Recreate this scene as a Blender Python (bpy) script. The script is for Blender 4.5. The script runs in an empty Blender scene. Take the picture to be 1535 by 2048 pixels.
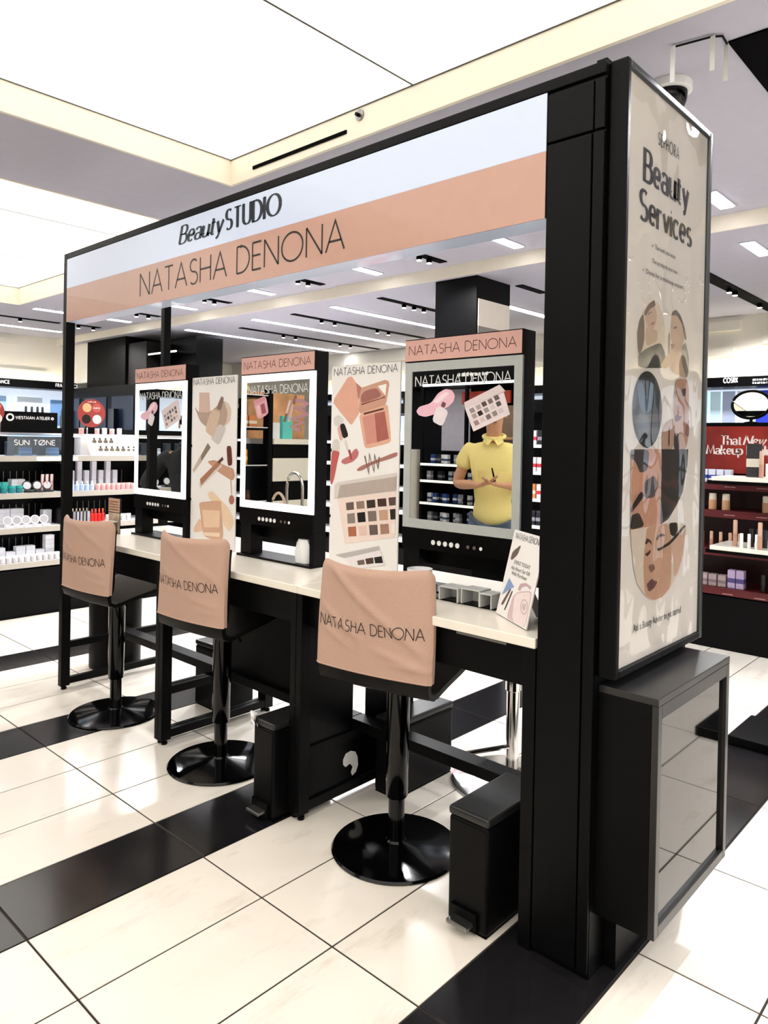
import bpy, math, random
from mathutils import Vector, Matrix

# ------------------------------------------------------------------ camera, world, exposure
SC = bpy.context.scene
COL = SC.collection
EYE = 1.55
YAW, PITCH, ROLL = -0.735486, 0.0088465, 0.0188623
FPX, CXO, CYO = 1464.378, 22.52, -127.19

def camera_axes():
    cy, sy, cp, sp = math.cos(YAW), math.sin(YAW), math.cos(PITCH), math.sin(PITCH)
    fw = Vector((sy * cp, cy * cp, -sp))
    r = Vector((cy, -sy, 0.0))
    u = r.cross(fw)
    cr, sr = math.cos(ROLL), math.sin(ROLL)
    return fw, cr * r + sr * u, -sr * r + cr * u

FW, RT, UP = camera_axes()
cam_data = bpy.data.cameras.new('camera')
cam = bpy.data.objects.new('camera', cam_data)
COL.objects.link(cam)
cam.matrix_world = Matrix(((RT.x, UP.x, -FW.x, 0), (RT.y, UP.y, -FW.y, 0), (RT.z, UP.z, -FW.z, EYE), (0, 0, 0, 1)))
cam_data.sensor_fit = 'VERTICAL'
cam_data.sensor_height = 24.0
cam_data.lens = FPX / 2048 * 24.0
cam_data.shift_x = -CXO / 2048
cam_data.shift_y = CYO / 2048
cam_data.clip_start = 0.05
SC.camera = cam

world = bpy.data.worlds.new('world')
SC.world = world
world.use_nodes = True
world.node_tree.nodes['Background'].inputs[0].default_value = (0.9, 0.93, 1.0, 1)
world.node_tree.nodes['Background'].inputs[1].default_value = 0.3

SC.view_settings.view_transform = 'Standard'
SC.view_settings.look = 'None'
SC.view_settings.gamma = 1.0
SC.view_settings.use_curve_mapping = False
SC.view_settings.exposure = 0.0

PANEL_LIGHT = 1.5      # luminous ceiling panels
TUBE_LIGHT = 18.0       # recessed linear lights
SPOT_WATT = 82.0       # track spot heads

# ------------------------------------------------------------------ helpers
def lin(h):
    h = h.lstrip('#')
    o = []
    for i in (0, 2, 4):
        c = int(h[i:i + 2], 16) / 255
        o.append(c / 12.92 if c <= 0.04045 else ((c + 0.055) / 1.055) ** 2.4)
    return (o[0], o[1], o[2], 1.0)

MATS = {}
def mat(name, hexc, rough=0.5, metal=0.0, emit=0.0, emit_hex=None, vary=0.06, scale=14.0, bump=0.0, coat=0.0, trans=0.0, ior=1.45, spec=0.5, rand=0.0):
    key = name
    if key in MATS:
        return MATS[key]
    m = bpy.data.materials.new(name)
    m.use_nodes = True
    nt = m.node_tree
    b = nt.nodes['Principled BSDF']
    b.inputs['Roughness'].default_value = rough
    b.inputs['Metallic'].default_value = metal
    b.inputs['IOR'].default_value = ior
    b.inputs['Specular IOR Level'].default_value = spec
    b.inputs['Transmission Weight'].default_value = trans
    b.inputs['Coat Weight'].default_value = coat
    c = lin(hexc)
    tc = nt.nodes.new('ShaderNodeTexCoord')
    nz = nt.nodes.new('ShaderNodeTexNoise')
    nz.inputs['Scale'].default_value = scale
    nz.inputs['Detail'].default_value = 4.0
    nt.links.new(tc.outputs['Object'], nz.inputs['Vector'])
    rp = nt.nodes.new('ShaderNodeValToRGB')
    rp.color_ramp.elements[0].position = 0.3
    rp.color_ramp.elements[1].position = 0.7
    rp.color_ramp.elements[0].color = tuple(max(0, v * (1 - vary)) for v in c[:3]) + (1,)
    rp.color_ramp.elements[1].color = tuple(min(1, v * (1 + vary)) for v in c[:3]) + (1,)
    nt.links.new(nz.outputs['Fac'], rp.inputs['Fac'])
    src = rp.outputs['Color']
    if rand > 0:
        oi = nt.nodes.new('ShaderNodeObjectInfo')
        mr = nt.nodes.new('ShaderNodeMapRange')
        mr.inputs['To Min'].default_value = 1 - rand
        mr.inputs['To Max'].default_value = 1 + rand
        nt.links.new(oi.outputs['Random'], mr.inputs['Value'])
        mx = nt.nodes.new('ShaderNodeVectorMath')
        mx.operation = 'SCALE'
        nt.links.new(src, mx.inputs[0])
        nt.links.new(mr.outputs['Result'], mx.inputs['Scale'])
        src = mx.outputs['Vector']
    nt.links.new(src, b.inputs['Base Color'])
    if bump > 0:
        bp = nt.nodes.new('ShaderNodeBump')
        bp.inputs['Strength'].default_value = bump
        bp.inputs['Distance'].default_value = 0.002
        nt.links.new(nz.outputs['Fac'], bp.inputs['Height'])
        nt.links.new(bp.outputs['Normal'], b.inputs['Normal'])
    if emit > 0:
        b.inputs['Emission Color'].default_value = lin(emit_hex or hexc)
        b.inputs['Emission Strength'].default_value = emit
    MATS[key] = m
    return m

def ink(hexc):
    r = [int(hexc[i:i + 2], 16) for i in (0, 2, 4)]
    g = sum(r) / 3
    h2 = ''.join('%02x' % int(v * .86 + g * .14) for v in r)
    return mat('ink_' + hexc, h2, 0.35, vary=0.03, scale=40)

def woff(o):
    v = Vector((0, 0, 0))
    while o is not None:
        v += o.location
        o = o.parent
    return v

class MB:
    """collects faces in world space (or in the parent's space) and links them as one mesh object"""
    def __init__(s):
        s.v = []
        s.f = []
    def face(s, pts):
        n = len(s.v)
        s.v += [tuple(p) for p in pts]
        s.f.append(tuple(range(n, n + len(pts))))
        return s
    def box(s, x0, x1, y0, y1, z0, z1):
        n = len(s.v)
        s.v += [(x0, y0, z0), (x1, y0, z0), (x1, y1, z0), (x0, y1, z0), (x0, y0, z1), (x1, y0, z1), (x1, y1, z1), (x0, y1, z1)]
        for q in ((3, 2, 1, 0), (4, 5, 6, 7), (0, 1, 5, 4), (1, 2, 6, 5), (2, 3, 7, 6), (3, 0, 4, 7)):
            s.f.append(tuple(n + i for i in q))
        return s
    def lathe(s, cx, cy, prof, n=24, cap=True):
        """prof: list of (radius, z) from bottom to top, around a vertical axis"""
        base = len(s.v)
        for r, z in prof:
            for i in range(n):
                a = 2 * math.pi * i / n
                s.v.append((cx + r * math.cos(a), cy + r * math.sin(a), z))
        for k in range(len(prof) - 1):
            for i in range(n):
                j = (i + 1) % n
                s.f.append((base + k * n + i, base + k * n + j, base + (k + 1) * n + j, base + (k + 1) * n + i))
        if cap:
            s.f.append(tuple(base + i for i in reversed(range(n))))
            t = base + (len(prof) - 1) * n
            s.f.append(tuple(t + i for i in range(n)))
        return s
    def prism(s, pts, d):
        """polygon pts (3d, ordered ccw as seen from the side the vector d points to) extruded along d"""
        d = Vector(d)
        n = len(pts)
        b = len(s.v)
        s.v += [tuple(p) for p in pts] + [tuple(Vector(p) + d) for p in pts]
        s.f.append(tuple(b + i for i in reversed(range(n))))
        s.f.append(tuple(b + n + i for i in range(n)))
        for i in range(n):
            j = (i + 1) % n
            s.f.append((b + i, b + j, b + n + j, b + n + i))
        return s
    def tube(s, path, r, n=10, closed=False):
        path = [Vector(p) for p in path]
        b = len(s.v)
        m = len(path)
        ref = Vector((0, 0, 1))
        for k, p in enumerate(path):
            if closed:
                t = path[(k + 1) % m] - path[k - 1]
            else:
                t = path[min(k + 1, m - 1)] - path[max(k - 1, 0)]
            t.normalize()
            a = ref if abs(t.dot(ref)) < 0.95 else Vector((1, 0, 0))
            e1 = t.cross(a).normalized()
            e2 = t.cross(e1)
            rr = r[k] if isinstance(r, (list, tuple)) else r
            for i in range(n):
                an = 2 * math.pi * i / n
                s.v.append(tuple(p + rr * (math.cos(an) * e1 + math.sin(an) * e2)))
        for k in range(m if closed else m - 1):
            k2 = (k + 1) % m
            for i in range(n):
                j = (i + 1) % n
                s.f.append((b + k * n + i, b + k * n + j, b + k2 * n + j, b + k2 * n + i))
        if not closed:
            s.f.append(tuple(b + i for i in reversed(range(n))))
            s.f.append(tuple(b + (m - 1) * n + i for i in range(n)))
        return s
    def mesh(s, name, off=Vector((0, 0, 0)), smooth=False):
        me = bpy.data.meshes.new(name)
        me.from_pydata([(x - off.x, y - off.y, z - off.z) for x, y, z in s.v], [], s.f)
        if smooth:
            me.polygons.foreach_set('use_smooth', [True] * len(me.polygons))
        me.update()
        return me
    def build(s, name, material, parent=None, smooth=False, bevel=0.0, local=False, seg=2, fix=False):
        off = Vector((0, 0, 0)) if (parent is None or local) else woff(parent)
        me = s.mesh(name, off, smooth)
        if fix:
            import bmesh
            bm = bmesh.new()
            bm.from_mesh(me)
            bmesh.ops.recalc_face_normals(bm, faces=bm.faces)
            bm.to_mesh(me)
            bm.free()
        me.materials.append(material)
        o = bpy.data.objects.new(name, me)
        COL.objects.link(o)
        if parent is not None:
            o.parent = parent
        if bevel > 0:
            md = o.modifiers.new('bevel', 'BEVEL')
            md.width = bevel
            md.segments = seg
            md.limit_method = 'ANGLE'
            md.angle_limit = math.radians(50)
        if smooth:
            set_sharp(me)
        return o

def set_sharp(me, ang=40):
    try:
        me.set_sharp_from_angle(angle=math.radians(ang))
    except Exception:
        pass

def tag(o, label=None, cat=None, group=None, kind=None):
    if label: o['label'] = label
    if cat: o['category'] = cat
    if group: o['group'] = group
    if kind: o['kind'] = kind
    return o

def thing(name, label, cat, loc=(0, 0, 0), group=None, rotz=0.0):
    o = bpy.data.objects.new(name, None)
    o.empty_display_size = 0.1
    COL.objects.link(o)
    o.location = loc
    o.rotation_euler = (0, 0, rotz)
    return tag(o, label, cat, group)

def copy_tree(o, parent=None):
    c = o.copy()
    COL.objects.link(c)
    c.parent = parent
    for ch in list(o.children):
        copy_tree(ch, c)
    return c

ORD = ['first', 'second', 'third', 'fourth', 'fifth', 'sixth', 'seventh', 'eighth', 'ninth', 'tenth', 'eleventh', 'twelfth', 'thirteenth', 'fourteenth']

# ------------------------------------------------------------------ stroke lettering
def arc(cx, cy, rx, ry, a0, a1, n=14):
    return [(cx + rx * math.cos(math.radians(a0 + (a1 - a0) * i / n)), cy + ry * math.sin(math.radians(a0 + (a1 - a0) * i / n))) for i in range(n + 1)]

S_CURVE = arc(.27, .75, .23, .25, 40, 270, 12) + arc(.27, .25, .25, .25, 90, -140, 12)[1:]
GLYPH = {
 'A': (.78, [[(0, 0), (.39, 1), (.78, 0)], [(.13, .33), (.65, .33)]]),
 'B': (.52, [[(0, 0), (0, 1)], [(0, 1)] + arc(.24, .76, .22, .24, 90, -90) + [(0, .52)], [(0, .52)] + arc(.26, .26, .26, .26, 90, -90) + [(0, 0)]]),
 'C': (.85, [arc(.5, .5, .5, .5, 45, 315, 24)]),
 'D': (.68, [[(0, 0), (0, 1)], [(0, 1), (.2, 1)] + arc(.2, .5, .48, .5, 90, -90, 20) + [(0, 0)]]),
 'E': (.46, [[(0, 0), (0, 1)], [(0, 1), (.46, 1)], [(0, .52), (.42, .52)], [(0, 0), (.46, 0)]]),
 'F': (.44, [[(0, 0), (0, 1)], [(0, 1), (.44, 1)], [(0, .52), (.4, .52)]]),
 'G': (.95, [arc(.5, .5, .5, .5, 45, 360, 24) + [(.55, .5)]]),
 'H': (.64, [[(0, 0), (0, 1)], [(.64, 0), (.64, 1)], [(0, .52), (.64, .52)]]),
 'I': (.02, [[(0, 0), (0, 1)]]),
 'K': (.58, [[(0, 0), (0, 1)], [(.55, 1), (0, .45)], [(.15, .6), (.58, 0)]]),
 'L': (.42, [[(0, 1), (0, 0)], [(0, 0), (.42, 0)]]),
 'M': (.86, [[(0, 0), (.12, 1), (.43, .1), (.74, 1), (.86, 0)]]),
 'N': (.7, [[(0, 0), (0, 1)], [(0, 1), (.7, 0)], [(.7, 0), (.7, 1)]]),
 'O': (1.0, [arc(.5, .5, .5, .5, 0, 360, 32)]),
 'P': (.46, [[(0, 0), (0, 1)], [(0, 1)] + arc(.22, .74, .24, .26, 90, -90) + [(0, .48)]]),
 'R': (.5, [[(0, 0), (0, 1)], [(0, 1)] + arc(.22, .74, .24, .26, 90, -90) + [(0, .48)], [(.2, .48), (.5, 0)]]),
 'S': (.52, [S_CURVE]),
 'T': (.56, [[(.28, 0), (.28, 1)], [(0, 1), (.56, 1)]]),
 'U': (.6, [[(0, 1)] + arc(.3, .3, .3, .3, 180, 360) + [(.6, 1)]]),
 'V': (.7, [[(0, 1), (.35, 0), (.7, 1)]]),
 'W': (1.0, [[(0, 1), (.25, 0), (.5, 1), (.75, 0), (1.0, 1)]]),
 'X': (.62, [[(0, 0), (.6, 1)], [(0, 1), (.62, 0)]]),
 'Y': (.62, [[(0, 1), (.31, .5), (.62, 1)], [(.31, .5), (.31, 0)]]),
 'Q': (1.0, [arc(.5, .5, .5, .5, 0, 360, 32), [(.12, -.05), (.9, 1.05)]]),
 'a': (.44, [arc(.2, .46, .2, .18, 160, 0, 8) + [(.4, .0)], arc(.2, .17, .2, .17, 60, 320, 14)]),
 'c': (.4, [arc(.22, .31, .22, .32, 45, 315, 16)]),
 'e': (.44, [[(.02, .34), (.43, .34)] + arc(.22, .33, .21, .31, 0, 310, 18)]),
 'g': (.46, [arc(.21, .36, .2, .27, 0, 360, 18), [(.42, .62), (.42, -.05)] + arc(.22, -.05, .2, .2, 0, -150, 8)]),
 'h': (.44, [[(0, 0), (0, 1)], arc(.21, .42, .21, .2, 180, 0, 8) + [(.42, 0)]]),
 'i': (.04, [[(.0, 0), (.0, .62)], [(-.02, .84), (.03, .84)]]),
 'k': (.44, [[(0, 0), (0, 1)], [(.4, .62), (0, .25)], [(.12, .36), (.44, 0)]]),
 'l': (.02, [[(0, 0), (0, 1)]]),
 'n': (.44, [[(0, 0), (0, .62)], arc(.21, .42, .21, .2, 180, 0, 8) + [(.42, 0)]]),
 'p': (.44, [[(0, -.3), (0, .62)], arc(.2, .31, .22, .31, 170, -170, 18)]),
 'r': (.3, [[(0, 0), (0, .62)], arc(.17, .42, .17, .2, 180, 50, 7)]),
 's': (.36, [[(x * .68, y * .64) for x, y in S_CURVE]]),
 't': (.32, [[(.12, .84), (.12, .7), (.12, .12)] + arc(.24, .12, .12, .12, 180, 300, 6), [(0, .62), (.3, .62)]]),
 'u': (.44, [[(0, .62), (0, .2)] + arc(.2, .2, .2, .2, 180, 360, 8), [(.42, .62), (.42, 0)]]),
 'v': (.42, [[(0, .62), (.21, 0)], [(.21, 0), (.42, .62)]]),
 'w': (.66, [[(0, .62), (.17, 0), (.33, .62), (.5, 0), (.66, .62)]]),
 'y': (.42, [[(0, .62), (.22, .02)], [(.42, .62), (.18, -.2), (.05, -.27)]]),
}

def strokes(text, gap=.2, space=.5):
    """polylines of a text with cap height 1; returns (polylines, total width)"""
    x = 0.0
    out = []
    for ch in text:
        if ch == ' ':
            x += space
            continue
        w, pl = GLYPH[ch]
        for p in pl:
            out.append([(x + a, b) for a, b in p])
        x += w + gap
    return out, x - gap

def ribbon(mb, line, wfun, place):
    """flat strip along a 2d polyline; place(a, b) -> 3d"""
    n = len(line)
    L, R = [], []
    for i in range(n):
        p = Vector(line[i])
        d0 = (Vector(line[i]) - Vector(line[i - 1])).normalized() if i > 0 else None
        d1 = (Vector(line[i + 1]) - Vector(line[i])).normalized() if i < n - 1 else None
        if d0 is None: d0 = d1
        if d1 is None: d1 = d0
        t = d0 + d1
        if t.length < 1e-4: t = d0.copy()
        t.normalize()
        nn = Vector((-t.y, t.x))
        c = max(.45, nn.dot(Vector((-d0.y, d0.x))))
        h = .5 * wfun(t) / c
        L.append(p + nn * h)
        R.append(p - nn * h)
    for i in range(n - 1):
        mb.face([place(*R[i]), place(*R[i + 1]), place(*L[i + 1]), place(*L[i])])

def lettering(mb, text, place, cap, width=None, weight=.07, thin=None, gap=.2, space=.5, serif=False, slant=0.0, x0=0.0, y0=0.0):
    """place(a, b): metres along the baseline / up -> 3d. Width stretches the text to an exact length"""
    pl, tw = strokes(text, gap, space)
    sx = (width / tw) if width else cap
    w = weight
    t = w if thin is None else thin
    extra = []
    if serif:
        for p in pl:
            for q, r in ((p[0], p[1]), (p[-1], p[-2])):
                if abs(q[0] - r[0]) < .02 and abs(q[1] - r[1]) > .2:
                    extra.append([(q[0] - .1, q[1]), (q[0] + .1, q[1])])
    def f(d):
        return cap * (t + (w - t) * abs(d.y) ** 1.5)
    for p in pl + extra:
        ribbon(mb, [(x0 + a * sx + slant * b * cap, y0 + b * cap) for a, b in p], f, place)
    return tw * sx

def lettering_words(name, material, parent, text, place, cap, width, **kw):
    """each word a part of its own, spaced as in one line"""
    gap, space = kw.get('gap', .2), kw.get('space', .5)
    tw = strokes(text, gap, space)[1]
    k = width / tw
    x = 0.0
    for wd in text.split(' '):
        mb = MB()
        w = strokes(wd, gap, space)[1]
        lettering(mb, wd, lambda a, b, x=x: place(x + a, b), cap, width=w * k, **kw)
        mb.build(name, material, parent)
        x += (w + gap + space) * k

def small_print(mb, text, place, width, height=None, bold=False):
    """fine lettering from Blender's own font, stretched to a width"""
    cu = bpy.data.curves.new('tmp', 'FONT')
    cu.body = text
    cu.size = 1.0
    cu.resolution_u = 2
    ob = bpy.data.objects.new('tmp', cu)
    me = bpy.data.meshes.new_from_object(ob)
    xs = [v.co.x for v in me.vertices]
    if xs:
        a, b = min(xs), max(xs)
        k = width / (b - a)
        ky = k if height is None else height / 0.72
        n = len(mb.v)
        mb.v += [tuple(place((v.co.x - a) * k, v.co.y * ky)) for v in me.vertices]
        for p in me.polygons:
            mb.f.append(tuple(n + i for i in p.vertices))
    bpy.data.meshes.remove(me)
    bpy.data.objects.remove(ob)
    bpy.data.curves.remove(cu)

def dashes(mb, place, width, height, seed=1):
    """print too fine to read: a row of short strokes"""
    rnd = random.Random(seed)
    x = 0.0
    while x < width:
        w = height * rnd.uniform(.4, 1.6)
        w = min(w, width - x)
        mb.face([place(x, 0), place(x + w, 0), place(x + w, height * rnd.uniform(.6, 1)), place(x, height * rnd.uniform(.6, 1))])
        x += w + height * .4

class Frame:
    def __init__(s, o, u, v):
        s.o, s.u, s.v = Vector(o), Vector(u).normalized(), Vector(v).normalized()
        s.n = s.u.cross(s.v)
    def p(s, a, b, h=0.0):
        return s.o + a * s.u + b * s.v + h * s.n
    def at(s, h, a0=0.0, b0=0.0):
        return lambda a, b: s.p(a0 + a, b0 + b, h)

SHARP = ('pan', 'palette', 'carton', 'gap', 'lid', 'mirror', 'background', 'band', 'quarter', 'cheek', 'board', 'brochure', 'stick', 'panel')
def soften(pts, it=2, k=.16):
    for _ in range(it):
        out = []
        for i in range(len(pts)):
            a, b = pts[i], pts[(i + 1) % len(pts)]
            out += [(a[0] * (1 - k) + b[0] * k, a[1] * (1 - k) + b[1] * k), (a[0] * k + b[0] * (1 - k), a[1] * k + b[1] * (1 - k))]
        pts = out
    return pts

def print_poly(name, hexc, fr, pts, parent, h):
    mb = MB()
    if not any(k in name for k in SHARP):
        pts = soften(pts)
    area = sum(pts[i][0] * pts[(i + 1) % len(pts)][1] - pts[(i + 1) % len(pts)][0] * pts[i][1] for i in range(len(pts)))
    if area < 0:
        pts = pts[::-1]
    mb.face([fr.p(a, b, h) for a, b in pts])
    return mb.build(name, ink(hexc), parent)

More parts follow.
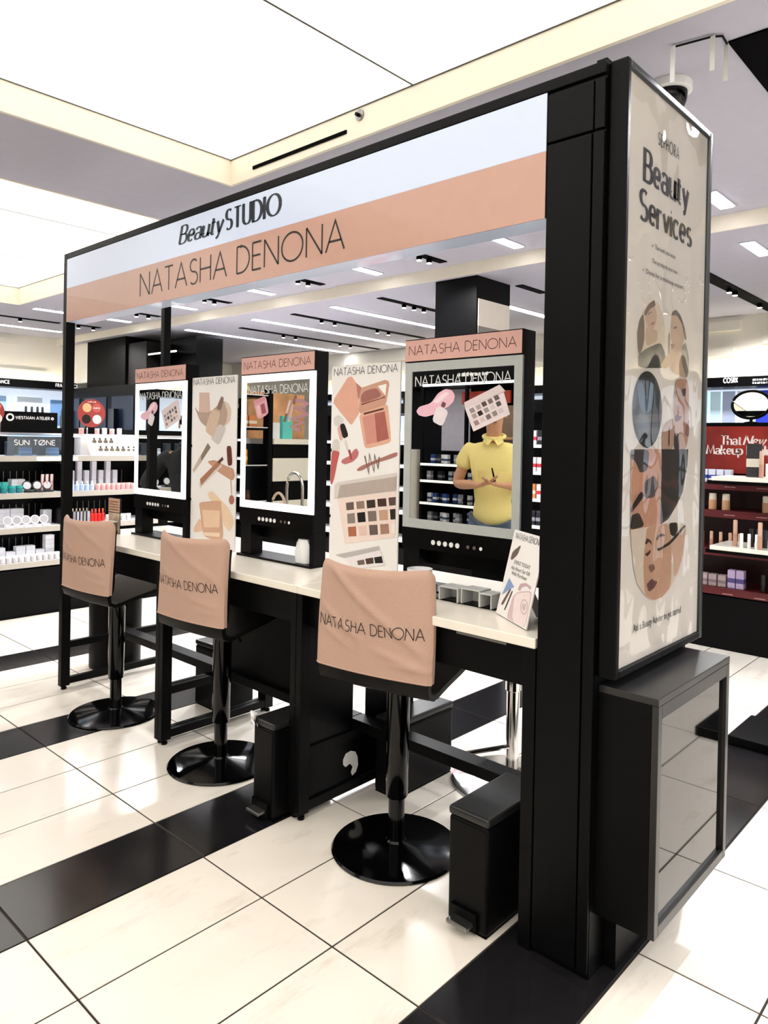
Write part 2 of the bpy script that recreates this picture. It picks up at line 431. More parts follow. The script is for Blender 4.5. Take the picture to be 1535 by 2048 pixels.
ART = {'end': [('portrait_background','e6d8c6',[(2.097,1.783),(2.083,1.885),(2.098,1.926),(2.126,1.958),(2.161,1.983),(2.203,2.003),(2.235,1.997),(2.268,1.97),(2.29,1.932),(2.298,1.843),(2.298,1.801)]),('hair_print','6b5546',[(2.084,1.885),(2.098,1.926),(2.126,1.95),(2.134,1.926),(2.139,1.877),(2.126,1.843),(2.103,1.823),(2.091,1.842)]),('face_print','d6b49c',[(2.139,1.944),(2.167,1.971),(2.21,1.985),(2.227,1.957),(2.22,1.933),(2.202,1.91),(2.164,1.913),(2.145,1.928)]),('fringe_print','75583f',[(2.129,1.951),(2.161,1.983),(2.203,2.003),(2.216,1.986),(2.174,1.971),(2.142,1.942)]),('neck_print','d0b098',[(2.146,1.913),(2.202,1.91),(2.227,1.913),(2.235,1.893),(2.228,1.877),(2.155,1.854),(2.145,1.878)]),('smile_print','a86f64',[(2.179,1.927),(2.213,1.938),(2.207,1.928),(2.188,1.922)]),('brow_print','6b5546',[(2.156,1.953),(2.186,1.965),(2.186,1.962),(2.159,1.95)]),('black_top_print','4a4d4a',[(2.095,1.823),(2.156,1.849),(2.26,1.878),(2.295,1.848),(2.298,1.801),(2.097,1.783)]),('second_face_print','d9b79d',[(2.342,1.97),(2.369,1.985),(2.419,1.97),(2.453,1.942),(2.455,1.914),(2.431,1.884),(2.426,1.856),(2.473,1.794),(2.481,1.781),(2.366,1.791),(2.331,1.804),(2.334,1.86),(2.354,1.886),(2.336,1.9),(2.336,1.937)]),('second_hair_print','5c4c40',[(2.335,1.972),(2.354,1.991),(2.378,1.998),(2.418,1.984),(2.449,1.955),(2.473,1.911),(2.459,1.909),(2.427,1.96),(2.383,1.981)]),('second_hair_print','8a8a84',[(2.431,1.884),(2.466,1.904),(2.499,1.849),(2.498,1.807),(2.481,1.781),(2.434,1.829)]),('brush_print','a08a70',[(2.318,1.914),(2.331,1.916),(2.332,1.846),(2.318,1.845)]),('hand_print','e0bc98',[(2.258,1.803),(2.308,1.844),(2.336,1.841),(2.331,1.809),(2.298,1.798)]),('lips_print','b07a6c',[(2.335,1.88),(2.354,1.885),(2.373,1.885),(2.368,1.874),(2.348,1.867)]),('eye_print','6a5046',[(2.356,1.937),(2.388,1.946),(2.387,1.939),(2.361,1.932)]),('dark_oval_print','2a2c30',[(2.279,1.668),(2.278,1.641),(2.271,1.615),(2.258,1.592),(2.241,1.572),(2.221,1.558),(2.198,1.549),(2.173,1.545),(2.149,1.548),(2.126,1.557),(2.106,1.57),(2.089,1.588),(2.075,1.609),(2.067,1.633),(2.063,1.658),(2.064,1.684),(2.07,1.708),(2.081,1.73),(2.097,1.75),(2.116,1.765),(2.137,1.775),(2.161,1.78),(2.185,1.779),(2.209,1.772),(2.231,1.76),(2.25,1.742),(2.265,1.72),(2.275,1.695)]),('painted_reflection','5c7596',[(2.088,1.733),(2.128,1.747),(2.164,1.691),(2.188,1.747),(2.22,1.743),(2.202,1.667),(2.16,1.648),(2.118,1.661)]),('grey_band_print','5a5450',[(2.066,1.641),(2.279,1.656),(2.273,1.631),(2.07,1.618)]),('grey_band_print','4a4744',[(2.083,1.6),(2.265,1.613),(2.257,1.594),(2.096,1.581)]),('third_face_print','c99a86',[(2.384,1.773),(2.503,1.782),(2.507,1.543),(2.383,1.543),(2.37,1.71)]),('eye_print','4a3838',[(2.434,1.741),(2.476,1.75),(2.474,1.722),(2.444,1.719)]),('eye_print','8a6a66',[(2.378,1.731),(2.398,1.735),(2.397,1.713),(2.38,1.712)]),('nose_print','a06f60',[(2.401,1.69),(2.428,1.687),(2.423,1.675),(2.403,1.678)]),('lips_print','6a2a35',[(2.384,1.647),(2.401,1.66),(2.423,1.653),(2.448,1.654),(2.424,1.638),(2.389,1.633)]),('jaw_print','9a6a60',[(2.483,1.622),(2.51,1.65),(2.511,1.583),(2.47,1.593)]),('collar_print','3a3440',[(2.382,1.597),(2.421,1.595),(2.431,1.543),(2.383,1.543)]),('hand_print','c9a592',[(2.283,1.592),(2.307,1.627),(2.381,1.648),(2.382,1.543),(2.285,1.542)]),('pencil_print','4a2020',[(2.335,1.617),(2.345,1.615),(2.345,1.553),(2.335,1.553)]),('cheek_print','d59a80',[(2.059,1.541),(2.282,1.543),(2.286,1.304),(2.065,1.303)]),('shadow_print','3b3a42',[(2.059,1.541),(2.191,1.542),(2.18,1.481),(2.152,1.472),(2.117,1.473),(2.088,1.508),(2.061,1.514)]),('ear_print','e0a683',[(2.072,1.482),(2.091,1.505),(2.124,1.473),(2.119,1.423),(2.08,1.396)]),('brush_hair_print','5b5157',[(2.153,1.443),(2.232,1.462),(2.264,1.433),(2.236,1.392),(2.163,1.392)]),('brush_handle_print','17161a',[(2.067,1.37),(2.134,1.417),(2.163,1.401),(2.066,1.35)]),('shadow_print','2a2420',[(2.064,1.345),(2.123,1.353),(2.168,1.307),(2.065,1.303)]),('dark_quarter_print','2e302f',[(2.282,1.543),(2.507,1.544),(2.502,1.489),(2.468,1.401),(2.411,1.355),(2.348,1.317),(2.286,1.304)]),('rounded_background','e6d9cc',[(2.065,1.303),(2.189,1.304),(2.349,1.305),(2.422,1.303),(2.505,1.287),(2.502,1.257),(2.48,1.187),(2.441,1.132),(2.385,1.094),(2.314,1.069),(2.246,1.068),(2.179,1.092),(2.124,1.135),(2.094,1.183),(2.077,1.251)]),('fourth_face_print','d3a68b',[(2.182,1.304),(2.353,1.304),(2.376,1.255),(2.385,1.158),(2.381,1.092),(2.314,1.07),(2.246,1.069),(2.179,1.092),(2.164,1.168),(2.165,1.228),(2.176,1.272)]),('hair_print','23201f',[(2.353,1.304),(2.422,1.302),(2.432,1.276),(2.4,1.256),(2.367,1.265)]),('hand_print','dfb8a2',[(2.369,1.236),(2.501,1.277),(2.499,1.258),(2.479,1.187),(2.439,1.134),(2.408,1.123),(2.396,1.189)]),('pencil_print','2a2020',[(2.267,1.227),(2.36,1.243),(2.483,1.288),(2.502,1.283),(2.369,1.232),(2.275,1.222)]),('brow_print','3a2a26',[(2.17,1.254),(2.184,1.27),(2.217,1.259),(2.222,1.244),(2.199,1.258),(2.181,1.25)]),('brow_print','3a2a26',[(2.254,1.261),(2.272,1.274),(2.311,1.274),(2.327,1.264),(2.28,1.266),(2.262,1.254)]),('eye_print','241a1a',[(2.172,1.223),(2.193,1.225),(2.215,1.232),(2.212,1.22),(2.187,1.212)]),('eye_print','241a1a',[(2.263,1.23),(2.305,1.233),(2.352,1.243),(2.356,1.238),(2.298,1.224),(2.271,1.22)]),('nose_print','8a5a50',[(2.203,1.185),(2.24,1.184),(2.252,1.167),(2.219,1.157),(2.203,1.173)]),('lips_print','6b3f42',[(2.188,1.127),(2.205,1.133),(2.227,1.14),(2.246,1.131),(2.273,1.125),(2.251,1.109),(2.207,1.1)])],'tall2': [('lid_print','e8a890',[(-2.358,1.836),(-2.336,1.837),(-2.309,1.809),(-2.272,1.785),(-2.279,1.764),(-2.291,1.734),(-2.286,1.674),(-2.33,1.623),(-2.345,1.628),(-2.411,1.684),(-2.453,1.722),(-2.449,1.74),(-2.406,1.787),(-2.366,1.831)]),('lid_side_print','b8786a',[(-2.309,1.809),(-2.272,1.785),(-2.279,1.764),(-2.291,1.731),(-2.297,1.749)]),('mirror_frame_print','d29a80',[(-2.276,1.785),(-2.136,1.814),(-2.115,1.809),(-2.108,1.794),(-2.123,1.722),(-2.129,1.707),(-2.28,1.672),(-2.288,1.685),(-2.286,1.749)]),('mirror_print','f5f0ee',[(-2.176,1.789),(-2.125,1.797),(-2.13,1.747)]),('reflection_print','a8665c',[(-2.254,1.771),(-2.183,1.782),(-2.147,1.745),(-2.274,1.715),(-2.278,1.749)]),('gap_print','6a2420',[(-2.274,1.714),(-2.151,1.738),(-2.134,1.745),(-2.132,1.739),(-2.272,1.709)]),('compact_print','e6ae92',[(-2.287,1.672),(-2.119,1.71),(-2.112,1.694),(-2.092,1.56),(-2.101,1.545),(-2.233,1.518),(-2.251,1.528),(-2.275,1.62)]),('gap_print','5c2a24',[(-2.258,1.674),(-2.139,1.695),(-2.139,1.687),(-2.256,1.666)]),('blush_pan_print','d98f80',[(-2.265,1.656),(-2.192,1.671),(-2.174,1.547),(-2.237,1.536)]),('blush_pan_print','b35f55',[(-2.192,1.671),(-2.132,1.68),(-2.105,1.563),(-2.174,1.547)]),('cap_print','d8d2d0',[(-2.451,1.652),(-2.422,1.668),(-2.395,1.657),(-2.379,1.639),(-2.425,1.615),(-2.444,1.62)]),('cap_print','1c1414',[(-2.41,1.623),(-2.379,1.631),(-2.349,1.572),(-2.385,1.559)]),('cap_print','e8b0a0',[(-2.425,1.607),(-2.41,1.623),(-2.385,1.559),(-2.404,1.547)]),('wand_print','dcd4d0',[(-2.377,1.546),(-2.366,1.56),(-2.342,1.502),(-2.359,1.505)]),('tube_print','d9d0cc',[(-2.469,1.502),(-2.45,1.553),(-2.423,1.559),(-2.408,1.546),(-2.406,1.498),(-2.457,1.508)]),('tube_print','c85a55',[(-2.455,1.508),(-2.404,1.501),(-2.417,1.461),(-2.438,1.38),(-2.453,1.35),(-2.475,1.354),(-2.475,1.454)]),('smear_print','c97070',[(-2.394,1.459),(-2.386,1.467),(-2.334,1.487),(-2.32,1.508),(-2.298,1.519),(-2.283,1.501),(-2.29,1.48),(-2.319,1.459),(-2.367,1.445),(-2.39,1.45)]),('wand_print','b04040',[(-2.353,1.51),(-2.337,1.513),(-2.323,1.469),(-2.334,1.467)]),('pencil_print','b0736a',[(-2.296,1.424),(-2.267,1.442),(-2.213,1.459),(-2.054,1.511),(-2.055,1.489),(-2.196,1.452),(-2.259,1.423),(-2.288,1.419)]),('palette_lid_print','b8a79e',[(-2.433,1.343),(-2.403,1.363),(-2.055,1.418),(-2.057,1.346),(-2.412,1.291),(-2.436,1.287)]),('palette_edge_print','d9cfca',[(-2.433,1.351),(-2.414,1.363),(-2.055,1.421),(-2.056,1.405),(-2.399,1.35),(-2.412,1.294),(-2.436,1.288)]),('palette_print','f0d9ce',[(-2.416,1.288),(-2.057,1.343),(-2.057,1.149),(-2.361,1.089),(-2.395,1.218)]),('shadow_pan_print','6d5a52',[(-2.359,1.273),(-2.31,1.281),(-2.306,1.247),(-2.354,1.24)]),('shadow_pan_print','94796c',[(-2.294,1.283),(-2.245,1.29),(-2.24,1.257),(-2.289,1.25)]),('shadow_pan_print','3a2c2a',[(-2.231,1.293),(-2.179,1.3),(-2.175,1.266),(-2.226,1.258)]),('shadow_pan_print','4a2c2a',[(-2.166,1.303),(-2.114,1.31),(-2.11,1.276),(-2.161,1.27)]),('shadow_pan_print','5a4742',[(-2.101,1.313),(-2.059,1.319),(-2.059,1.284),(-2.095,1.279)]),('shadow_pan_print','8c8079',[(-2.35,1.225),(-2.302,1.232),(-2.297,1.188),(-2.345,1.181)]),('shadow_pan_print','191012',[(-2.287,1.234),(-2.238,1.242),(-2.232,1.199),(-2.28,1.192)]),('shadow_pan_print','7c6a62',[(-2.222,1.246),(-2.171,1.252),(-2.166,1.209),(-2.216,1.201)]),('shadow_pan_print','c99c80',[(-2.156,1.255),(-2.104,1.262),(-2.1,1.219),(-2.15,1.212)]),('shadow_pan_print','2a211f',[(-2.091,1.264),(-2.059,1.269),(-2.058,1.225),(-2.086,1.221)]),('shadow_pan_print','b86a48',[(-2.343,1.166),(-2.292,1.174),(-2.287,1.131),(-2.337,1.124)]),('shadow_pan_print','e6c4b4',[(-2.276,1.176),(-2.228,1.184),(-2.222,1.141),(-2.271,1.134)]),('shadow_pan_print','685650',[(-2.212,1.187),(-2.162,1.193),(-2.157,1.151),(-2.206,1.143)]),('shadow_pan_print','a87f68',[(-2.147,1.196),(-2.097,1.203),(-2.091,1.162),(-2.141,1.153)]),('shadow_pan_print','f6e6e0',[(-2.081,1.204),(-2.058,1.207),(-2.058,1.166),(-2.077,1.163)]),('small_palette_lid_print','b9b4b4',[(-2.421,1.032),(-2.152,1.102),(-2.141,1.088),(-2.36,1.026)]),('small_palette_print','e9e2e4',[(-2.36,1.026),(-2.141,1.086),(-2.112,1.026),(-2.306,0.98)]),('shadow_pan_print','6a5a50',[(-2.281,1.023),(-2.238,1.034),(-2.232,1.013),(-2.274,1.004)]),('shadow_pan_print','4a3028',[(-2.231,1.038),(-2.183,1.049),(-2.179,1.024),(-2.223,1.014)]),('shadow_pan_print','14100e',[(-2.178,1.05),(-2.133,1.061),(-2.124,1.033),(-2.171,1.025)])],'tall2_zig': [(-2.246,1.487),(-2.219,1.411),(-2.218,1.495),(-2.188,1.42),(-2.186,1.493),(-2.165,1.436),(-2.158,1.484)],'tall1': [('carton_print','d9b5a6',[(-3.542,1.804),(-3.445,1.801),(-3.434,1.697),(-3.544,1.693)]),('round_base_print','b79c8a',[(-3.592,1.732),(-3.544,1.693),(-3.432,1.695),(-3.311,1.755),(-3.263,1.737),(-3.238,1.703),(-3.246,1.642),(-3.33,1.597),(-3.439,1.597),(-3.532,1.643)]),('rim_print','dcc6b6',[(-3.311,1.755),(-3.263,1.737),(-3.238,1.703),(-3.246,1.642),(-3.33,1.597),(-3.283,1.637),(-3.271,1.692)]),('shade_print','cfc6c2',[(-3.408,1.563),(-3.351,1.631),(-3.278,1.609),(-3.347,1.51),(-3.427,1.551)]),('bottle_print','d5b7a0',[(-3.422,1.712),(-3.333,1.693),(-3.388,1.569),(-3.408,1.557),(-3.484,1.591)]),('bottle_neck_print','8a6c5c',[(-3.368,1.728),(-3.331,1.78),(-3.306,1.766),(-3.333,1.702),(-3.373,1.71)]),('stick_print','8a7764',[(-3.521,1.451),(-3.452,1.525),(-3.424,1.5),(-3.51,1.423)]),('stick_print','c9b3a4',[(-3.597,1.373),(-3.526,1.451),(-3.507,1.423),(-3.586,1.355)]),('smear_print','c9977c',[(-3.459,1.424),(-3.384,1.435),(-3.286,1.407),(-3.211,1.393),(-3.196,1.355),(-3.218,1.327),(-3.353,1.371)]),('stick_print','b5785a',[(-3.523,1.323),(-3.355,1.428),(-3.325,1.417),(-3.511,1.289)]),('stick_print','d9cfc8',[(-3.531,1.317),(-3.511,1.289),(-3.32,1.415),(-3.317,1.401),(-3.521,1.272)]),('stick_tip_print','6a3a2c',[(-3.359,1.425),(-3.312,1.454),(-3.302,1.438),(-3.34,1.414)]),('brush_handle_print','6a2f28',[(-3.278,1.511),(-3.234,1.513),(-3.22,1.412),(-3.263,1.405)]),('brush_stem_print','c9a08a',[(-3.246,1.4),(-3.237,1.401),(-3.219,1.249),(-3.227,1.249)]),('brush_tip_print','b0705c',[(-3.199,1.23),(-3.201,1.22),(-3.206,1.212),(-3.214,1.206),(-3.223,1.204),(-3.232,1.205),(-3.24,1.21),(-3.246,1.217),(-3.248,1.227),(-3.246,1.237),(-3.241,1.245),(-3.234,1.251),(-3.224,1.253),(-3.215,1.252),(-3.207,1.247),(-3.201,1.239)]),('powder_print','f0cfae',[(-3.449,1.252),(-3.399,1.266),(-3.319,1.22),(-3.242,1.181),(-3.193,1.119),(-3.238,1.054),(-3.296,1.093),(-3.319,1.203),(-3.417,1.208)]),('powder_print','ecc2a4',[(-3.577,1.05),(-3.511,1.114),(-3.483,1.041),(-3.576,1.021)]),('compact_print','d9aa8c',[(-3.529,1.195),(-3.319,1.22),(-3.313,1.181),(-3.29,1.021),(-3.332,0.996),(-3.483,1.01),(-3.518,1.16)]),('powder_pan_print','f0c9a6',[(-3.497,1.156),(-3.327,1.163),(-3.33,1.073),(-3.474,1.06)]),('mirror_print','f5d8b8',[(-3.488,1.032),(-3.324,1.045),(-3.328,1.022),(-3.483,1.015)])],'dec3': [('serum_smear','f0b8cc',[(-1.929,1.676),(-1.913,1.694),(-1.853,1.706),(-1.817,1.746),(-1.781,1.761),(-1.75,1.756),(-1.733,1.735),(-1.739,1.711),(-1.764,1.692),(-1.8,1.676),(-1.826,1.664),(-1.879,1.652),(-1.915,1.659)]),('serum_shine','f9d9e4',[(-1.843,1.71),(-1.806,1.739),(-1.775,1.749),(-1.76,1.744),(-1.78,1.729),(-1.816,1.705)]),('serum_bottle','e8dde2',[(-1.821,1.697),(-1.761,1.675),(-1.793,1.613),(-1.846,1.635)]),('bottle_cap','6a4a4a',[(-1.793,1.713),(-1.775,1.704),(-1.784,1.686),(-1.803,1.694)]),('palette_lid','e0cdd0',[(-1.688,1.706),(-1.528,1.768),(-1.502,1.744),(-1.683,1.682)]),('palette_body','eadadc',[(-1.683,1.682),(-1.509,1.74),(-1.48,1.658),(-1.642,1.595)]),('palette_pan','9a8a8c',[(-1.665,1.679),(-1.645,1.687),(-1.634,1.671),(-1.654,1.663)]),('palette_pan','b0a0a0',[(-1.636,1.691),(-1.616,1.699),(-1.606,1.683),(-1.625,1.675)]),('palette_pan','5a4a4a',[(-1.61,1.702),(-1.59,1.71),(-1.58,1.694),(-1.599,1.686)]),('palette_pan','7a6a6a',[(-1.582,1.712),(-1.563,1.72),(-1.553,1.704),(-1.571,1.696)]),('palette_pan','6a5a5a',[(-1.554,1.724),(-1.535,1.732),(-1.525,1.716),(-1.544,1.708)]),('palette_pan','b09a9a',[(-1.653,1.658),(-1.634,1.666),(-1.623,1.65),(-1.642,1.642)]),('palette_pan','2a2022',[(-1.627,1.668),(-1.608,1.676),(-1.597,1.66),(-1.616,1.652)]),('palette_pan','a09494',[(-1.599,1.679),(-1.58,1.687),(-1.569,1.671),(-1.588,1.663)]),('palette_pan','d8c8c8',[(-1.571,1.691),(-1.553,1.699),(-1.542,1.683),(-1.561,1.675)]),('palette_pan','5c5050',[(-1.544,1.702),(-1.526,1.709),(-1.516,1.694),(-1.534,1.686)]),('palette_pan','a08080',[(-1.643,1.632),(-1.624,1.64),(-1.613,1.624),(-1.632,1.616)]),('palette_pan','d9c6c6',[(-1.616,1.644),(-1.597,1.652),(-1.586,1.636),(-1.606,1.628)]),('palette_pan','7a6a6a',[(-1.588,1.654),(-1.57,1.663),(-1.559,1.647),(-1.578,1.638)]),('palette_pan','948884',[(-1.561,1.666),(-1.542,1.674),(-1.532,1.658),(-1.55,1.65)]),('palette_pan','d6c6c8',[(-1.534,1.676),(-1.516,1.684),(-1.506,1.669),(-1.524,1.661)])],'dec2': [('compact_body','e0a0aa',[(-3.006,1.741),(-2.918,1.766),(-2.903,1.75),(-2.884,1.683),(-2.906,1.668),(-2.957,1.652),(-2.975,1.658)]),('compact_lid','d88a98',[(-3.006,1.741),(-2.921,1.765),(-2.908,1.746),(-2.997,1.719)]),('compact_pan','eab4ba',[(-2.982,1.715),(-2.952,1.722),(-2.936,1.675),(-2.965,1.662)]),('compact_pan','a04a5c',[(-2.952,1.722),(-2.92,1.731),(-2.901,1.683),(-2.936,1.675)]),('wand_cap','8a5a54',[(-2.706,1.725),(-2.687,1.765),(-2.671,1.756),(-2.69,1.716)]),('wand_tube','c9a9a4',[(-2.738,1.637),(-2.706,1.725),(-2.69,1.716),(-2.715,1.634)]),('brush_tip','7a6058',[(-2.773,1.64),(-2.753,1.678),(-2.739,1.675),(-2.752,1.634)]),('brush_stem','d9c4c0',[(-2.753,1.678),(-2.727,1.743),(-2.713,1.74),(-2.739,1.675)])],'dec2_zig': [(-2.682,1.736),(-2.637,1.734),(-2.597,1.72),(-2.636,1.706),(-2.685,1.701),(-2.627,1.688),(-2.596,1.671),(-2.639,1.662),(-2.707,1.651),(-2.621,1.633),(-2.705,1.613),(-2.678,1.601),(-2.638,1.599)],'card_frame': ([-1.442,2.133,0.957],[0.8435,-0.5371,0.0],[0.1175,0.1845,0.9758],0.238,0.297),'card': [('compact_print','6a5550',[(0.018,0.196),(0.022,0.221),(0.077,0.254),(0.066,0.216),(0.031,0.191)]),('brochure_print','7f9fd0',[(0.042,0.131),(0.095,0.109),(0.066,0.098),(0.036,0.077),(0.013,0.066)]),('pencil_print','6b5148',[(0.022,0.035),(0.065,0.1),(0.077,0.097),(0.041,0.035)]),('pencil_print','4d3a34',[(0.055,0.02),(0.082,0.095),(0.092,0.094),(0.067,0.025)]),('bag_print','d7b9bd',[(0.087,-0.006),(0.098,0.078),(0.126,0.1),(0.223,0.123),(0.227,0.078),(0.233,-0.001),(0.129,-0.007)]),('bag_front_print','efdcd9',[(0.131,-0.005),(0.111,0.078),(0.128,0.096),(0.219,0.118),(0.224,0.077),(0.229,0.002)]),('handle_print','c9a5ac',[(0.123,0.106),(0.131,0.128),(0.171,0.139),(0.212,0.133),(0.211,0.122),(0.182,0.13),(0.149,0.12),(0.143,0.106)])],'card_txt': [[(0.025,0.269),(0.172,0.275)],[(0.054,0.181),(0.176,0.186)],[(0.04,0.161),(0.186,0.166)],[(0.052,0.144),(0.17,0.147)],[(0.157,0.009),(0.225,0.02)]],'card_logo': [(0.217,0.069),(0.22,0.062),(0.219,0.056),(0.217,0.05),(0.212,0.046),(0.206,0.043),(0.198,0.042),(0.191,0.044),(0.183,0.047),(0.177,0.052),(0.172,0.059),(0.17,0.066),(0.17,0.072),(0.173,0.078),(0.178,0.083),(0.184,0.085),(0.192,0.086),(0.2,0.084),(0.207,0.081),(0.213,0.075)]}  # end poster: bluish shape in the dark oval is a reflection painted as ink
# ------------------------------------------------------------------ materials
M_BLACK = mat('matte_black', '070708', 0.42, vary=0.15, scale=30, spec=0.12)
M_BLACK2 = mat('satin_black', '040405', 0.35, vary=0.1, spec=0.12)
M_GLOSS = mat('gloss_black', '030304', 0.1, vary=0.05, spec=0.35)
M_SHELL = mat('black_leatherette', '070707', 0.4, vary=0.1, scale=60, bump=0.1, spec=0.2)
M_CHROME = mat('chrome', 'd5d3d0', 0.12, metal=1.0, vary=0.03)
M_STEEL = mat('brushed_steel', '8b8a88', 0.35, metal=1.0, vary=0.08, scale=60)
M_ALU = mat('dark_aluminium', '4c4e50', 0.32, metal=0.9, vary=0.05)
M_WHITE = mat('white_laminate', 'efe8dc', 0.22, vary=0.015)
M_PLASTIC = mat('white_plastic', 'eeeeee', 0.3, vary=0.02)
M_CEIL = mat('ceiling_paint', 'bdbcca', 0.85, vary=0.02)
M_CREAM = mat('cream_paint', 'f2ead8', 0.7, vary=0.015)
M_WALL = mat('cream_wall', 'f3efe4', 0.75, vary=0.02, scale=3)
M_LUM = mat('luminous_film', 'fff8e8', 0.6, emit=PANEL_LIGHT, emit_hex='fffefc', vary=0.005)
M_SEAM = mat('panel_seam', '57554c', 0.6)
M_TUBE = mat('light_tube', 'ffffff', 0.5, emit=TUBE_LIGHT, emit_hex='fdfdff', vary=0.0)
M_TRACK = mat('track_black', '020203', 0.8, spec=0.05)
M_LAMP = mat('spot_lens', 'ffffff', 0.3, emit=14.0, emit_hex='fffaf0')
M_MIRROR = mat('mirror_glass', 'e6e9e8', 0.0, metal=1.0, vary=0.0)
M_PEACH = mat('peach_graphic', 'b89080', 0.35, vary=0.02, emit=0.04, coat=0.3)
M_SIGNWHITE = mat('lit_white_graphic', 'b8c3d8', 0.3, vary=0.005, emit=0.17, emit_hex='e0ebff', coat=0.3)
M_PINK = mat('pink_header', 'd9aaa0', 0.45, vary=0.02)
M_RING = mat('lit_frame', 'ffffff', 0.4, emit=1.6, emit_hex='fffaf2', vary=0.0)
M_RINGOFF = mat('frosted_frame', 'b2b6b5', 0.45, vary=0.03, scale=40)
M_INK = mat('black_ink', '141013', 0.4)
M_BROWNINK = mat('brown_ink', '4a2a28', 0.4)
M_GREYINK = mat('grey_ink', '55525a', 0.4)
M_WHITEINK = mat('white_ink', 'f4f4f4', 0.4)
M_PAPER = mat('poster_paper', 'eeebe9', 0.5, vary=0.01)
M_PAPER2 = mat('grey_poster_paper', 'f3f0f0', 0.5, vary=0.012)
M_RED = mat('burgundy_laminate', '5a1a20', 0.35, vary=0.12)
M_REDDARK = mat('burgundy_panel', '2c080c', 0.4, vary=0.2)
M_GREY = mat('shelf_lip_grey', 'b9b2a8', 0.4, vary=0.03)
M_SHELFW = mat('white_shelf', 'f2f1f4', 0.35, vary=0.01)
M_BLUELIT = mat('lit_display_back', 'e8f1ff', 0.5, emit=0.8, emit_hex='dfecff', vary=0.02)
M_GLASSBLK = mat('tinted_glass', '464442', 0.03, metal=1.0, vary=0.02)
M_GROUT = mat('grout', '2e2723', 0.9)

def acrylic(name='clear_acrylic', tint='f4f6f4', rough=0.02, alpha=0.12):
    if name in MATS:
        return MATS[name]
    m = bpy.data.materials.new(name)
    m.use_nodes = True
    nt = m.node_tree
    nt.nodes.remove(nt.nodes['Principled BSDF'])
    out = nt.nodes['Material Output']
    tr = nt.nodes.new('ShaderNodeBsdfTransparent')
    tr.inputs[0].default_value = lin(tint)
    gl = nt.nodes.new('ShaderNodeBsdfGlossy')
    gl.inputs['Roughness'].default_value = rough
    fr = nt.nodes.new('ShaderNodeFresnel')
    fr.inputs['IOR'].default_value = 1.45
    ad = nt.nodes.new('ShaderNodeMath')
    ad.operation = 'ADD'
    ad.inputs[1].default_value = alpha * 0.4
    mx = nt.nodes.new('ShaderNodeMixShader')
    nt.links.new(fr.outputs[0], ad.inputs[0])
    nt.links.new(ad.outputs[0], mx.inputs[0])
    nt.links.new(tr.outputs[0], mx.inputs[1])
    nt.links.new(gl.outputs[0], mx.inputs[2])
    nt.links.new(mx.outputs[0], out.inputs['Surface'])
    MATS[name] = m
    m['n'] = 1
    return m

M_ACRYL = acrylic()
def frosty():
    m = acrylic('frosty_acrylic', 'f2f4f2', 0.05, 0.1)
    nt = m.node_tree
    mx0 = [n for n in nt.nodes if n.type == 'MIX_SHADER'][0]
    df = nt.nodes.new('ShaderNodeBsdfDiffuse')
    df.inputs[0].default_value = lin('eeeeee')
    mx = nt.nodes.new('ShaderNodeMixShader')
    mx.inputs[0].default_value = 0.5
    nt.links.new(mx0.outputs[0], mx.inputs[1])
    nt.links.new(df.outputs[0], mx.inputs[2])
    nt.links.new(mx.outputs[0], nt.nodes['Material Output'].inputs['Surface'])
    return m
M_FROSTY = frosty()
M_ACRYLEDGE = mat('acrylic_edge', 'd9dcd6', 0.2, vary=0.03)

def wavy_sheet():
    """thin clear plastic sheet over the poster: slightly buckled, so reflections wander"""
    m = acrylic('poster_cover_sheet', 'f6f4f0', 0.03, 0.05)
    nt = m.node_tree
    tc = nt.nodes.new('ShaderNodeTexCoord')
    mp = nt.nodes.new('ShaderNodeMapping')
    mp.inputs['Scale'].default_value = (1, 3.2, 2.1)
    nz = nt.nodes.new('ShaderNodeTexNoise')
    nz.inputs['Scale'].default_value = 1.6
    nz.inputs['Detail'].default_value = 1.0
    bp = nt.nodes.new('ShaderNodeBump')
    bp.inputs['Strength'].default_value = 0.5
    bp.inputs['Distance'].default_value = 0.05
    nt.links.new(tc.outputs['Object'], mp.inputs['Vector'])
    nt.links.new(mp.outputs['Vector'], nz.inputs['Vector'])
    nt.links.new(nz.outputs['Fac'], bp.inputs['Height'])
    for n in nt.nodes:
        if n.type in ('BSDF_GLOSSY', 'FRESNEL'):
            nt.links.new(bp.outputs['Normal'], n.inputs['Normal'])
    return m

